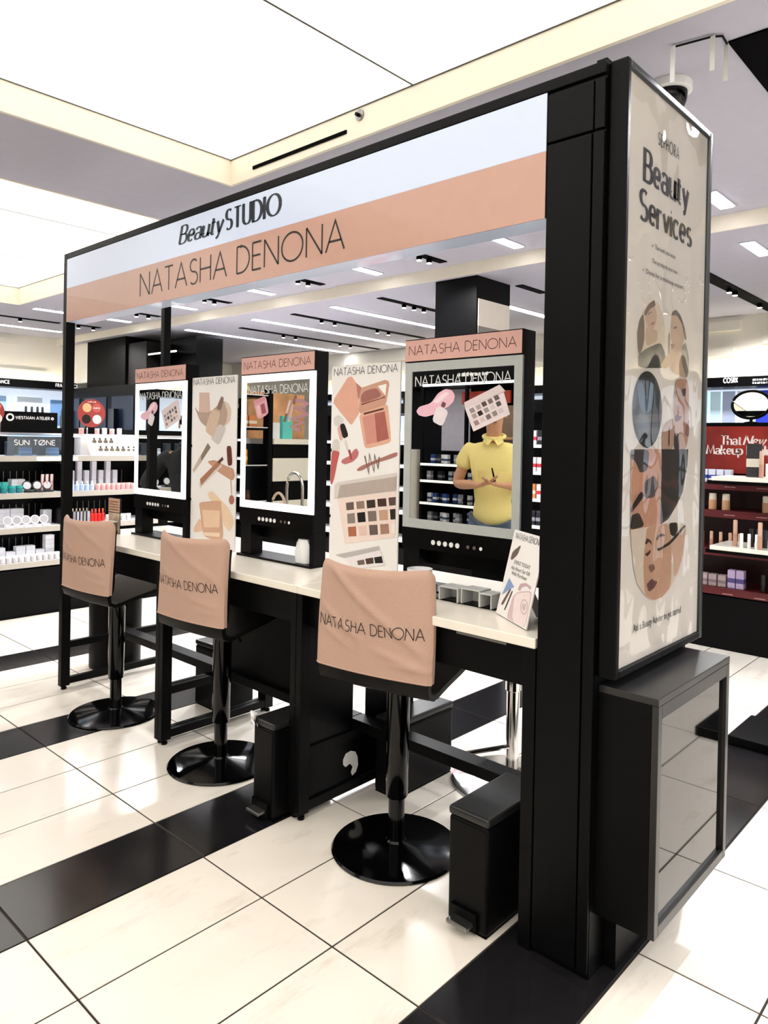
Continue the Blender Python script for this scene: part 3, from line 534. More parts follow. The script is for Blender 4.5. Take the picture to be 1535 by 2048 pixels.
def tile_material(name, base, vein, rough, rand):
    m = bpy.data.materials.new(name)
    m.use_nodes = True
    nt = m.node_tree
    b = nt.nodes['Principled BSDF']
    b.inputs['Roughness'].default_value = rough
    tc = nt.nodes.new('ShaderNodeTexCoord')
    oi = nt.nodes.new('ShaderNodeObjectInfo')
    ad = nt.nodes.new('ShaderNodeVectorMath')
    ad.operation = 'ADD'
    geo = nt.nodes.new('ShaderNodeNewGeometry')
    nt.links.new(geo.outputs['Position'], ad.inputs[0])
    nt.links.new(oi.outputs['Random'], ad.inputs[1])
    mp = nt.nodes.new('ShaderNodeMapping')
    mp.inputs['Scale'].default_value = (5.5, 1.6, 1)
    mp.inputs['Rotation'].default_value = (0, 0, 0.35)
    nt.links.new(ad.outputs[0], mp.inputs['Vector'])
    nz = nt.nodes.new('ShaderNodeTexNoise')
    nz.inputs['Scale'].default_value = 1.5
    nz.inputs['Detail'].default_value = 8
    nz.inputs['Roughness'].default_value = 0.7
    nt.links.new(mp.outputs[0], nz.inputs['Vector'])
    rp = nt.nodes.new('ShaderNodeValToRGB')
    e = rp.color_ramp.elements
    e[0].position, e[1].position = 0.28, 0.46
    e[0].color, e[1].color = lin(vein), lin(base)
    nt.links.new(nz.outputs['Fac'], rp.inputs['Fac'])
    mr = nt.nodes.new('ShaderNodeMapRange')
    mr.inputs['To Min'].default_value = 1 - rand
    mr.inputs['To Max'].default_value = 1.0
    nt.links.new(oi.outputs['Random'], mr.inputs['Value'])
    sc = nt.nodes.new('ShaderNodeVectorMath')
    sc.operation = 'SCALE'
    nt.links.new(rp.outputs[0], sc.inputs[0])
    nt.links.new(mr.outputs[0], sc.inputs['Scale'])
    nt.links.new(sc.outputs[0], b.inputs['Base Color'])
    return m

M_TILEW = tile_material('cream_tile', 'eee6db', 'd9cfc2', 0.22, 0.04)
M_TILEB = tile_material('black_tile', '1b1a1c', '141315', 0.16, 0.1)

# ------------------------------------------------------------------ floor
RX0, RX1, RY0, RY1 = -11.2, 3.6, -5.2, 7.9
floor = MB().box(RX0, RX1, RY0, RY1, -0.08, -0.003).build('floor', M_GROUT)
tag(floor, kind='structure')
TA, TB, TX, TY, TG = 0.34815, 0.62632, -4.0566, 1.5445, 0.0034

def screen(p):
    d = Vector(p) - Vector((0, 0, EYE))
    z = d.dot(FW)
    if z < 0.2:
        return None
    return (767.5 + CXO + FPX * d.dot(RT) / z, 1024 + CYO - FPX * d.dot(UP) / z, z)

def tile_mesh(name, m):
    mb = MB()
    x, y, b = TA / 2 - TG, TB / 2 - TG, 0.0012
    mb.v = [(-x, -y, -0.003), (x, -y, -0.003), (x, y, -0.003), (-x, y, -0.003),
            (-x, -y, -b), (x, -y, -b), (x, y, -b), (-x, y, -b),
            (-x + b, -y + b, 0), (x - b, -y + b, 0), (x - b, y - b, 0), (-x + b, y - b, 0)]
    mb.f = [(8, 9, 10, 11)]
    for i in range(4):
        j = (i + 1) % 4
        mb.f += [(i, j, 4 + j, 4 + i), (4 + i, 4 + j, 8 + j, 8 + i)]
    me = mb.mesh(name)
    me.materials.append(m)
    return me

mesh_w, mesh_b = tile_mesh('floor_tile_cream', M_TILEW), tile_mesh('floor_tile_black', M_TILEB)
cells = []
for i in range(int((RX0 - TX) / TA) - 1, int((RX1 - TX) / TA) + 2):
    for j in range(int((RY0 - TY) / TB) - 1, int((RY1 - TY) / TB) + 2):
        cx, cy = TX + (i + .5) * TA, TY + (j + .5) * TB
        if cx - TA / 2 < RX0 or cx + TA / 2 > RX1 or cy - TB / 2 < RY0 or cy + TB / 2 > RY1:
            continue
        s = screen((cx, cy, 0))
        seen = s is not None and -90 < s[0] < 1625 and s[1] < 2250
        cells.append((s[2] if seen else 1e3 + Vector((cx, cy)).length, cx, cy, i % 4 == 0))
cells.sort()
for d, cx, cy, dark in cells[:290]:
    o = bpy.data.objects.new('floor_tile', mesh_b if dark else mesh_w)
    COL.objects.link(o)
    o.parent = floor
    o.location = (cx, cy, 0)
for dark, nm, mm in ((False, 'cream_tile_field', M_TILEW), (True, 'black_tile_field', M_TILEB)):
    mb = MB()
    src = mesh_b if dark else mesh_w
    for d, cx, cy, dk in cells[290:]:
        if dk == dark:
            n = len(mb.v)
            mb.v += [(v.co.x + cx, v.co.y + cy, v.co.z) for v in src.vertices]
            mb.f += [tuple(n + k for k in p.vertices) for p in src.polygons]
    tag(mb.build(nm, mm, floor), kind='stuff')

# ------------------------------------------------------------------ ceiling
ZC, ZF = 3.0, 2.906           # near ceiling, lower far ceiling
YS = 4.75                     # where the ceiling steps down
holes = [(-3.55, 3.0, -3.9, 2.48), (-8.62, -4.45, -3.3, 3.24)]
xs = sorted({RX0, RX1} | {h[0] for h in holes} | {h[1] for h in holes})
ys = sorted({RY0, YS} | {h[2] for h in holes} | {h[3] for h in holes})
mb = MB()
for i in range(len(xs) - 1):
    for j in range(len(ys) - 1):
        mx_, my_ = (xs[i] + xs[i + 1]) / 2, (ys[j] + ys[j + 1]) / 2
        if any(h[0] < mx_ < h[1] and h[2] < my_ < h[3] for h in holes):
            continue
        mb.box(xs[i], xs[i + 1], ys[j], ys[j + 1], ZC, ZC + 0.03)
mb.box(RX0, RX1, YS, RY1, ZF, ZF + 0.03)
ceiling = tag(mb.build('ceiling', M_CEIL), kind='structure')
tag(MB().box(RX0, RX1, YS - 0.012, YS, ZF - 0.004, ZC).build('trim_1', M_CREAM), kind='structure')

def light_recess(n, h, ztop, step, label):
    x0, x1, y0, y1 = h
    t = 0.02
    mb = MB()
    zl = ZC - 0.004
    mb.box(x0, x1, y1 - t, y1, zl, ztop + .02).box(x0, x1, y0, y0 + t, zl, ztop + .02)
    mb.box(x0, x0 + t, y0 + t, y1 - t, zl, ztop + .02).box(x1 - t, x1, y0 + t, y1 - t, zl, ztop + .02)
    x0, x1, y0, y1 = x0 + t, x1 - t, y0 + t, y1 - t
    tag(mb.build('trim_%d' % n, M_CREAM), kind='structure')
    root = thing('luminous_ceiling', label, 'ceiling light', ((x0 + x1) / 2, (y0 + y1) / 2, ztop))
    xx = step[0]
    cuts = [x0]
    while xx < x1 - 0.1:
        if xx > x0 + 0.1: cuts.append(xx)
        xx += step[1]
    cuts.append(x1)
    yc = [y0]
    yy = y1 - 3.4
    if yy > y0 + 0.3: yc.append(yy)
    yc.append(y1)
    for i in range(len(cuts) - 1):
        for j in range(len(yc) - 1):
            g = 0.004
            MB().box(cuts[i] + g, cuts[i + 1] - g, yc[j] + g, yc[j + 1] - g, ztop, ztop + 0.01).build('light_panel', M_LUM, root)
    for c_ in cuts[1:-1]:
        MB().box(c_ - .0045, c_ + .0045, y0, y1, ztop - .002, ztop + .012).build('seam', M_SEAM, root)
    for c_ in yc[1:-1]:
        MB().box(x0, x1, c_ - .0045, c_ + .0045, ztop - .0025, ztop + .012).build('seam', M_SEAM, root)
    for q in ((x0, x0 + .006, y0, y1), (x1 - .006, x1, y0, y1), (x0, x1, y0, y0 + .006), (x0, x1, y1 - .006, y1)):
        MB().box(*q, ztop - .004, ztop - .0005).build('edge_reveal', M_SEAM, root)

light_recess(2, holes[0], 3.14, (-2.16, 1.39), 'large glowing cream ceiling panel right above the make-up booth')
light_recess(3, holes[1], 3.185, (-7.1, 1.39), 'glowing cream ceiling panel further left beyond the grey ceiling strip')

def linear_light(x, y0, y1, z, label, w=0.075):
    r = thing('linear_light', label, 'ceiling light', (x, (y0 + y1) / 2, z - 0.012), 'recessed linear lights in rows')
    MB().box(x - w / 2 - .012, x + w / 2 + .012, y0 - .012, y1 + .012, z - 0.006, z - 0.0005).build('trim_frame', M_CEIL, r)
    MB().box(x - w / 2, x + w / 2, y0, y1, z - 0.012, z - 0.0065).build('tube', M_TUBE, r)

SPOTS = []
def track(x, y0, y1, z, heads, label, w=0.075):
    r = thing('track_slot', label, 'track light', (x, (y0 + y1) / 2, z - 0.01), 'black track slots in the ceiling')
    MB().box(x - w / 2, x + w / 2, y0, y1, z - 0.008, z - 0.0005).build('rail', M_TRACK, r)
    for k, yy in enumerate(heads):
        h = MB().lathe(x, yy, [(.018, z - .045), (.022, z - .04), (.022, z - .014), (.01, z - .012), (.01, z - .006)], 12).build('spot_head', M_TRACK, r, smooth=True)
        MB().lathe(x, yy, [(.02, z - .049), (.02, z - .0455)], 12).build('lens', M_LAMP, h)
        SPOTS.append((x, yy, z - .06))

near = [(-1.5, 'rightmost'), (-2.96, 'second'), (-4.37, 'third'), (-5.82, 'fourth'), (-7.2, 'fifth'), (-8.68, 'leftmost')]
for x, w in near:
    linear_light(x, 4.05 if x < -6.5 else 4.26, 4.58, ZC, 'short white recessed light, %s in the row before the ceiling step' % w)
linear_light(-8.68, 3.42, 3.78, ZC, 'short white recessed light beside the left glowing ceiling corner')
linear_light(-10.33, 1.2, 4.43, ZC, 'long white recessed light running along the far left wall')
for x, y0, y1, w in ((-1.54, 5.1, 5.5, 'short white recessed light beyond the step, beside the poster frame'), (-4.03, 6.0, 7.0, 'white recessed light right of the black and white column'),
                     (-5.44, 5.03, 6.72, 'long white recessed light, nearest the black and white column'), (-6.74, 5.03, 7.66, 'long white recessed light, middle one of the far ceiling'), (-8.08, 5.01, 7.8, 'long white recessed light, furthest left of the far ceiling')):
    linear_light(x, y0, y1, ZF, w)
for x, y0, y1, hd, w in ((-3.68, 4.28, 4.6, (4.3, 4.42), 'short black track slot, first from the right before the step'), (-5.09, 4.26, 4.58, (4.28, 4.4), 'short black track slot, second from the right before the step'),
                         (-6.57, 4.25, 4.6, (4.28, 4.4), 'short black track slot, third from the right before the step'), (-8.0, 4.1, 4.6, (4.15, 4.3, 4.45), 'black track slot with bright spots behind the sign corner'), (-9.5, 4.28, 4.59, (4.3, 4.5), 'short black track slot beside the left booth post')):
    track(x, y0, y1, ZC, hd, w)
track(-9.56, 1.6, 4.08, ZC, (2.0, 3.0, 3.6), 'long black track slot along the far left ceiling')
for x, y0, y1, hd, w in ((-4.76, 5.0, 6.35, (5.35, 5.5, 5.65), 'black track slot left of the column with three bright spots'), (-6.12, 5.08, 7.27, (5.5, 5.7, 6.4, 6.6), 'long black track slot, middle one of the far ceiling'),
                         (-7.4, 5.33, 7.78, (6.0, 6.2, 7.0, 7.2), 'long black track slot, leftmost of the far ceiling'), (-3.43, 5.32, 5.72, (), 'short black track slot right of the column'), (-2.08, 5.6, 7.75, (6.45, 6.6, 7.3), 'long black track slot beside the end poster')):
    track(x, y0, y1, ZF, hd, w, 0.12 if x > -2.2 else 0.075)
track(-0.72, 2.72, 4.2, ZC, (2.9, 3.2), 'wide black track slot above the end poster, cut by the frame', 0.36)
# room lights continue behind the viewer; unseen ones added at right brighten the poster
for x, y, w in ((-1.5, -4.6, 'behind the viewer'), (2.2, 3.4, 'added out of view at the far right of the store'), (2.9, 3.4, "added out of view right of the end poster"), (-9.7, -1.0, 'at the far left behind the viewer')):
    track(x, y - .5, y + .5, ZC, (y - .3, y + .3), 'black track slot with two spots ' + w)
for x, w in ((.6, 'added out of view nearest the burgundy gondola'), (2.2, 'added out of view at the right back of the store')):
    track(x, 5.2, 6.6, ZF, (5.4, 5.9, 6.4), 'black track slot with three spots ' + w)
linear_light(2.6, 3.0, 4.4, ZC, 'white recessed light added out of view at the right end of the store')

for x, y, z in SPOTS:
    ld = bpy.data.lights.new('spot', 'SPOT')
    ld.energy = SPOT_WATT
    ld.spot_size = math.radians(150)
    ld.spot_blend = 0.5
    ld.shadow_soft_size = 0.035
    ld.color = (0.985, 0.99, 1.0)
    lo = bpy.data.objects.new('spot_lamp', ld)
    COL.objects.link(lo)
    lo.location = (x, y, z)

# slot diffuser and sprinkler on the recess edge
MB().box(-3.32, -2.58, 2.454, 2.4595, 3.036, 3.054).build('air_slot', M_TRACK)
tag(bpy.data.objects['air_slot'], 'narrow black air slot in the cream edge of the ceiling recess', 'air vent')
sp = thing('sprinkler', 'small round sprinkler on the cream recess edge above the sign', 'sprinkler', (-2.49, 2.4595, 3.1))
def disc_y(mb, x, z, y0, y1, r, n=18):
    mb.prism([(x + r * math.cos(2 * math.pi * i / n), y1, z + r * math.sin(2 * math.pi * i / n)) for i in range(n)], (0, y0 - y1, 0))
    return mb
disc_y(MB(), -2.49, 3.1, 2.453, 2.4595, .026).build('escutcheon', M_STEEL, sp)
disc_y(MB(), -2.495, 3.1, 2.435, 2.453, .009).build('head', M_BLACK, sp)

# dome camera and hanging acrylic holder behind the end poster
dc = thing('dome_camera', 'black dome security camera hanging from the ceiling behind the end poster', 'camera', (-1.18, 2.9, ZC))
MB().lathe(-1.18, 2.9, [(.075, ZC - .035), (.085, ZC - .03), (.085, ZC - .0005)], 24).build('mount', M_PLASTIC, dc, smooth=True)
MB().lathe(-1.18, 2.9, [(.01, ZC - .125), (.035, ZC - .115), (.055, ZC - .095), (.066, ZC - .065), (.068, ZC - .0355)], 24).build('dome', M_GLOSS, dc, smooth=True)
hr = thing('ceiling_sign_bracket', 'thin black ceiling bracket with clear hanging plastic strips above the poster', 'bracket', (-.98, 2.67, ZC))
MB().tube([(-1.06, 2.62, ZC - .07), (-1.06, 2.62, ZC - .008), (-.93, 2.64, ZC - .008), (-.90, 2.66, ZC - .008), (-.905, 2.73, ZC - .008), (-.91, 2.73, ZC - .05)], .004, 8).build('rod', M_BLACK, hr)
for x, y, l in ((-1.056, 2.615, .13), (-.925, 2.638, .12), (-.907, 2.722, .13)):
    MB().box(x - .008, x + .008, y - .002, y + .002, ZC - .008 - l, ZC - .008).build('hanging_strip', M_PLASTIC if x < -1 else M_ACRYLEDGE, hr)

# ------------------------------------------------------------------ walls
tag(MB().box(RX0, RX1, RY1, RY1 + .1, -.08, ZF + .3).build('wall_back', M_WALL), kind='structure')
tag(MB().box(RX0 - .1, RX0, RY0, RY1, -.08, ZC + .3).build('wall_left', M_WALL), kind='structure')
tag(MB().box(RX1, RX1 + .1, RY0, RY1, -.08, ZC + .3).build('wall_right', M_WALL), kind='structure')
tag(MB().box(RX0, RX1, RY0 - .1, RY0, -.08, ZC + .3).build('wall_front', M_WALL), kind='structure')
# raised rectangular relief on the cream walls
k = 3
for a0, a1, z0, z1 in ((2.2, 4.2, 2.86, 2.93), (1.5, 3.9, 2.62, 2.70), (2.4, 4.6, 2.44, 2.5), (0.4, 1.8, 2.75, 2.82)):
    k += 1
    tag(MB().box(RX0, RX0 + .035, a0, a1, z0, z1).build('trim_%d' % k, M_WALL), kind='structure')
for a0, a1, z0, z1 in ((-4.6, -2.42, 2.76, 2.86), (-2.2, -.4, 2.60, 2.69), (-5.5, -2.48, 2.5, 2.58), (-8.2, -6.3, 2.72, 2.8), (-7.4, -5.2, 2.55, 2.62), (-9.8, -8.4, 2.5, 2.58), (-10.9, -9.3, 2.78, 2.84)):
    k += 1
    tag(MB().box(a0, a1, RY1 - .035, RY1, z0, z1).build('trim_%d' % k, M_WALL), kind='structure')

# black and white column, and the dark tower in the far left corner
cl = thing('store_column', 'square black column with a white band and a framed portrait', 'column', (-3.705, 5.04, 0))
MB().box(-3.92, -3.49, 4.8, 5.28, 0, ZF).build('shaft', M_BLACK2, cl, bevel=.004)
MB().box(-3.488, -3.482, 4.815, 5.265, 2.5, 2.72).build('white_band', M_WHITE, cl)
MB().box(-3.488, -3.482, 4.815, 5.265, 2.38, 2.5).build('grey_band', mat('band_grey', '8a8684', .5), cl)
MB().box(-3.488, -3.480, 4.86, 5.22, 1.9, 2.37).build('portrait_panel', M_BLUELIT, cl)
MB().box(-3.915, -3.495, 4.793, 4.799, 2.18, 2.42).build('front_panel', mat('band_dark', '4a4744', .4), cl)
pp = [(5.0, 1.9), (5.12, 1.9), (5.14, 2.1), (5.13, 2.22), (5.09, 2.28), (5.03, 2.28), (4.98, 2.2), (4.97, 2.05)]
MB().face([(-3.479, a, b) for a, b in pp]).build('silhouette_print', ink('2a2422'), cl)
tw = thing('dark_tower_unit', 'tall black wall tower with white lit shelf lines in the far left corner', 'display unit', (-9.3, 5.1, 0))
MB().box(-10.43, -9.32, 4.86, 5.6, 0, ZF - .002).build('dark_panel', mat('tower_black', '020202', .6, spec=.1), tw)
MB().box(-9.32, -8.84, 4.9, 5.6, 0, ZF - .1).build('grey_panel', mat('tower_grey', '161413', .5, spec=.2), tw)
MB().box(-8.84, -8.15, 5.2, 5.6, 0, ZF - .05).build('shelf_back', M_BLACK2, tw)
for z in (2.62, 2.38, 2.2, 1.9, 1.5):
    s_ = MB().box(-8.835, -8.16, 4.93, 5.198, z, z + .022).build('shelf', M_BLACK2, tw)
    MB().box(-8.835, -8.16, 4.92, 4.9295, z, z + .022).build('lit_edge', mat('lit_shelf_edge', 'ffffff', .4, emit=.7), s_)
tag(MB().box(RX0, -10.43, 4.9, 5.0, 2.33, ZF).build('wall_corner', M_WALL), kind='structure')
# ------------------------------------------------------------------ the booth: frame, sign, counter, pillar
YF, YB = 1.945, 2.65
bt = thing('makeup_booth', 'tall black booth frame with a wide panelled pillar at the right end', 'booth', (-2.74, 2.3, 0))
def post(x0, x1, y0, y1, z1, nm='post'):
    p = MB().box(x0, x1, y0, y1, .022, z1).build(nm, M_BLACK, bt, bevel=.002)
    MB().lathe((x0 + x1) / 2, (y0 + y1) / 2, [(.016, 0), (.016, .012), (.008, .014), (.008, .0215)], 12).build('levelling_foot', M_BLACK2, p)
    return p
post(-4.505, -4.462, YF, 2.0, 2.652)
post(-4.505, -4.462, 2.6, YB, 2.652)
MB().box(-4.462, -.978, YF, 1.985, 2.618, 2.652).build('top_rail', M_BLACK, bt, bevel=.002)
MB().box(-4.462, -.978, 2.61, YB, 2.59, 2.652).build('top_rail', M_BLACK, bt, bevel=.002)
MB().box(-4.505, -4.462, 2.0, 2.6, 2.618, 2.652).build('side_rail', M_BLACK, bt, bevel=.002)
for z0, z1 in ((.03, .07), (.25, .29)):
    MB().box(-4.5, -4.467, 2.0, 2.6, z0, z1).build('side_rail', M_BLACK, bt, bevel=.002)
pil = MB().box(-1.165, -.978, 1.956, YB, .0, 2.617).build('pillar', M_BLACK2, bt)
for x0, x1, z0, z1 in ((-1.163, -1.014, 2.462, 2.606), (-1.009, -.979, 2.462, 2.606), (-1.163, -1.018, .02, 2.454), (-1.012, -.979, .02, 2.454)):
    MB().box(x0, x1, YF, 1.9555, z0, z1).build('pillar_panel', M_BLACK, pil, bevel=.002)
MB().box(-1.012, -.98, 1.9565, 2.63, 2.653, 2.664).build('end_cap', M_BLACK, bt)
MB().box(-1.212, -1.168, YF, 1.99, .0, .924).build('counter_post', M_BLACK, bt, bevel=.002)

# sign light box
sg = thing('booth_sign', 'long light box sign, bluish white over peach, with thin black lettering', 'sign', (-2.81, 2.0, 2.237))
MB().box(-4.462, -1.167, 1.949, 2.05, 2.2395, 2.617).build('box', M_BLACK2, sg)
MB().box(-4.461, -1.168, YF, 1.9485, 2.44, 2.615).build('white_graphic', M_SIGNWHITE, sg)
pg = MB().box(-4.461, -1.168, YF, 1.9485, 2.237, 2.4395).build('peach_graphic', M_PEACH, sg)
MB().box(-4.45, -1.17, 1.9495, 2.05, 2.2365, 2.2392).build('glowing_underside', M_SIGNWHITE, sg)
fs = Frame((0, YF, 0), (1, 0, 0), (0, 0, 1))
lettering_words('lettering', M_INK, sg, 'NATASHA DENONA', fs.at(.0008, -3.583, 2.287), .118, 1.54, weight=.072, gap=.17, space=.42)
mb = MB()
lettering(mb, 'Beauty', fs.at(.0008, -3.21, 2.497), .086, width=.355, weight=.26, thin=.07, gap=.13, slant=.28)
mb.build('lettering', ink('0c1a2c'), sg)
mb = MB()
lettering(mb, 'STUDIO', fs.at(.0008, -2.822, 2.497), .09, width=.388, weight=.24, thin=.07, gap=.22, serif=True)
mb.build('lettering', ink('0c1a2c'), sg)

# counter
ct = thing('vanity_counter', 'long white-topped black vanity counter running the length of the booth', 'counter', (-2.81, 2.3, 0))
cuts = (-4.455, -3.34, -2.285, -1.17)
for i in range(3):
    MB().box(cuts[i] + .001, cuts[i + 1] - .001, YF, YB, .925, .957).build('worktop_slab', M_WHITE, ct, bevel=.003)
    MB().box(cuts[i] + .03, cuts[i + 1] - .03, 1.985, 2.0, .79, .9245).build('apron', M_BLACK, ct)
    MB().box(cuts[i] + .03, cuts[i + 1] - .03, 2.595, 2.61, .79, .9245).build('apron', M_BLACK, ct)
for x in (-3.34, -2.285):
    for s in (-1, 1):
        xx = x + s * .018
        for y0, y1 in ((YF, 2.0), (2.595, YB)):
            l = MB().box(xx - .0165, xx + .0165, y0, y1, .022, .9245).build('leg', M_BLACK, ct, bevel=.002)
            MB().lathe(xx, (y0 + y1) / 2, [(.015, 0), (.015, .012), (.007, .014), (.007, .0215)], 12).build('levelling_foot', M_BLACK2, l)
        for z0, z1 in ((.03, .07), (.25, .29)):
            MB().box(xx - .014, xx + .014, 2.0, 2.595, z0, z1).build('side_rail', M_BLACK, ct, bevel=.002)
for i in range(3):
    MB().box(cuts[i] + .001, cuts[i + 1] - .001, 2.26, 2.34, .2905, .335).build('footrest_beam', M_BLACK, ct, bevel=.003)
MB().box(-3.3, -2.33, 2.29, 2.3, .3355, .9245).build('back_panel', M_BLACK, ct)
MB().box(-2.2705, -2.2655, 2.001, 2.259, .071, .79).build('side_panel', M_BLACK2, ct)
MB().box(-2.2705, -2.2655, 2.341, 2.594, .071, .79).build('side_panel', M_BLACK2, ct)
MB().box(-2.2705, -2.2655, 2.2595, 2.3405, .071, .25).build('side_panel', M_BLACK2, ct)
MB().box(-1.5, -1.3, 1.984, 1.9848, .905, .912).build('pull_strip', M_STEEL, ct)

# end poster in a snap frame
ep = thing('end_poster', 'tall framed poster with portraits on the booth end, under clear sheet', 'poster', (-.95, 2.31, .88))
y0, y1, z0, z1, w = 1.967, 2.651, .88, 2.655, .024
MB().box(-.977, -.932, y0 + .004, y1 - .004, z0 + .004, z1 - .004).build('backing', M_BLACK2, ep)
MB().box(-.9319, -.9312, y0 + .012, y1 - .012, z0 + .012, z1 - .012).build('poster_sheet', M_PAPER2, ep)
for q in ((y0, y0 + w, z0, z1), (y1 - w, y1, z0, z1), (y0 + w, y1 - w, z0, z0 + w), (y0 + w, y1 - w, z1 - w, z1)):
    MB().box(-.931 if False else -.9765, -.920, *q).build('frame_bar', M_ALU if q[2] > 2 or q[0] > 2.3 else M_BLACK, ep, bevel=.006, seg=3)
fe = Frame((-.9312, 0, 0), (0, 1, 0), (0, 0, 1))
def lighter(h, k=1.14):
    return ''.join('%02x' % int(int(h[i:i + 2], 16) + (255 - int(h[i:i + 2], 16)) * (k - 1)) for i in (0, 2, 4))
for i, (nm, c, pts) in enumerate(ART['end']):
    print_poly(nm, lighter(c), fe, pts, ep, .0003 + .00004 * i)
mb = MB()
lettering(mb, 'SEPHORA', fe.at(.001, 2.207, 2.482), .036, width=.165, weight=.13, gap=.35)
mb.build('store_name', ink('6e6a6c'), ep)
mb = MB()
lettering(mb, 'Beauty', fe.at(.001, 2.112, 2.345), .092, width=.345, weight=.24, thin=.1, gap=.16, serif=True)
lettering(mb, 'Services', fe.at(.001, 2.086, 2.226), .088, width=.405, weight=.24, thin=.1, gap=.16, serif=True)
mb.build('headline', ink('2c2e38'), ep)
mb = MB()
small_print(mb, '\u2713 The look you want', fe.at(.001, 2.176, 2.158), .185, .015)
small_print(mb, 'The products you love', fe.at(.001, 2.18, 2.112), .2, .015)
small_print(mb, '\u2713 Done by a makeup expert', fe.at(.001, 2.108, 2.072), .325, .015)
small_print(mb, 'Ask a Beauty Advisor to get started', fe.at(.001, 2.103, .994), .37, .024)
mb.build('small_print', ink('5a585c'), ep)
sheet = MB().face([(-.9275, y0 + w, z0 + w), (-.9275, y1 - w, z0 + w), (-.9275, y1 - w, z1 - w), (-.9275, y0 + w, z1 - w)]).build('cover_sheet', wavy_sheet(), ep)

# low cabinet with tinted glass front under the poster
dcab = thing('low_display_cabinet', 'low black cabinet with tinted mirror glass front under the end poster', 'cabinet', (-.88, 2.28, .183))
x0, x1, y0, y1, z0, z1 = -.9775, -.80, 1.985, 2.57, .183, .855
MB().box(x0, x1 - .02, y0, y1, z0, z1 - .022).build('body', M_BLACK, dcab)
MB().box(x0, x1, y0 - .002, y1 + .002, z1 - .0215, z1).build('top', mat('cabinet_top', '1f1f20', .28, vary=.1), dcab, bevel=.002)
for q in ((y0, y0 + .026, z0, z1 - .022), (y1 - .026, y1, z0, z1 - .022), (y0 + .026, y1 - .026, z0, z0 + .03), (y0 + .026, y1 - .026, z1 - .062, z1 - .022)):
    MB().box(x1 - .0195, x1, *q).build('door_frame', mat('cabinet_frame', '201f1f', .3, vary=.1), dcab, bevel=.0015)
MB().box(x1 - .0195, x1 - .012, y0 + .0265, y1 - .0265, z0 + .0305, z1 - .0625).build('glass', M_GLASSBLK, dcab)
MB().box(-.978, -.94, 2.05, 2.6, 0, .1825).build('plinth', M_BLACK, bt)

# ------------------------------------------------------------------ mirror units
UNITW, UY, UD = .562, 2.25, .085
def mirror_unit(x0, lit, label, decals, zig):
    x1 = x0 + UNITW
    u = thing('vanity_mirror', label, 'mirror', ((x0 + x1) / 2, 2.29, .957), 'three vanity mirrors standing on the counter')
    MB().box(x0, x1, UY + .012, UY + UD, 1.123, 1.966).build('cabinet', M_BLACK, u, bevel=.002)
    MB().box(x0, x1, UY + .0, UY + .0115, 1.874, 1.966).build('header_frame', M_BLACK2, u)
    hp = MB().box(x0 + .003, x1 - .003, UY - .003, UY - .0005, 1.878, 1.962).build('header_panel', M_PINK, u)
    fu = Frame((0, UY - .003, 0), (1, 0, 0), (0, 0, 1))
    mb = MB()
    lettering(mb, 'NATASHA DENONA', fu.at(.0008, x0 + .024, 1.902), .037, width=UNITW - .05, weight=.07, gap=.17, space=.42)
    mb.build('lettering', M_BROWNINK, hp)
    rm = M_RING if lit else M_RINGOFF
    w = .036
    for q in ((x0 + .001, x0 + w, 1.205, 1.872), (x1 - w, x1 - .001, 1.205, 1.872), (x0 + w, x1 - w, 1.205, 1.205 + w), (x0 + w, x1 - w, 1.872 - w, 1.872)):
        MB().box(q[0], q[1], UY + .001, UY + .0115, q[2], q[3]).build('light_frame', rm, u)
    mi = MB().box(x0 + w, x1 - w, UY + .004, UY + .0115, 1.205 + w, 1.872 - w).build('mirror_glass', M_MIRROR, u)
    fm = Frame((0, UY + .004, 0), (1, 0, 0), (0, 0, 1))
    mb = MB()
    lettering(mb, 'NATASHA DENONA', fm.at(.0008, x0 + .055, 1.776), .04, width=UNITW - .105, weight=.08, gap=.17, space=.42)
    mb.build('mirror_lettering', M_WHITEINK, mi)
    dx = x0 - decals[1]
    for i, (nm, c, pts) in enumerate(ART[decals[0]]):
        print_poly(nm + '_decal', c, fm, [(a + dx, b) for a, b in pts], mi, .0006 + .00005 * i)
    if zig:
        mb = MB()
        ribbon(mb, [(a + dx, b) for a, b in ART[zig]], lambda d: .018, fm.at(.0012))
        mb.build('swatch_decal', ink('b08088'), mi)
    cp = MB().box(x0, x1, UY + .001, UY + .0115, 1.123, 1.204).build('control_panel', M_BLACK2, u)
    for k in range(8):
        bx = x0 + .165 + k * .03 + (.02 if k > 4 else 0)
        c = M_PLASTIC if k < 5 or k == 7 else ink('6a5a54')
        disc_y(MB(), bx, 1.155, UY - .001, UY + .0009, .010 if k < 5 else .007, 14).build('button', c, cp)
    for a0, a1 in ((x0, x0 + .085), (x1 - .03, x1)):
        MB().box(a0, a1, UY + .012, UY + UD, .969, 1.1225).build('support', M_BLACK, u)
    MB().box(x0 - .004, x1 + .004, UY - .012, UY + UD + .06, .9575, .9685).build('base_plate', M_BLACK2, u, bevel=.002)
    MB().box(x0 + .085, x1 - .03, UY + UD - .01, UY + UD, 1.055, 1.1225).build('rear_panel', M_BLACK2, u)
    return u
mirror_unit(-4.185, True, 'lit vanity mirror at the far left end, beside the left post', ('dec3', -1.99), None)
mirror_unit(-3.105, True, 'lit vanity mirror in the middle, between the two tall product posters', ('dec2', -3.105), 'dec2_zig')
mirror_unit(-1.99, False, 'vanity mirror with unlit grey frame, nearest the black pillar', ('dec3', -1.99), None)

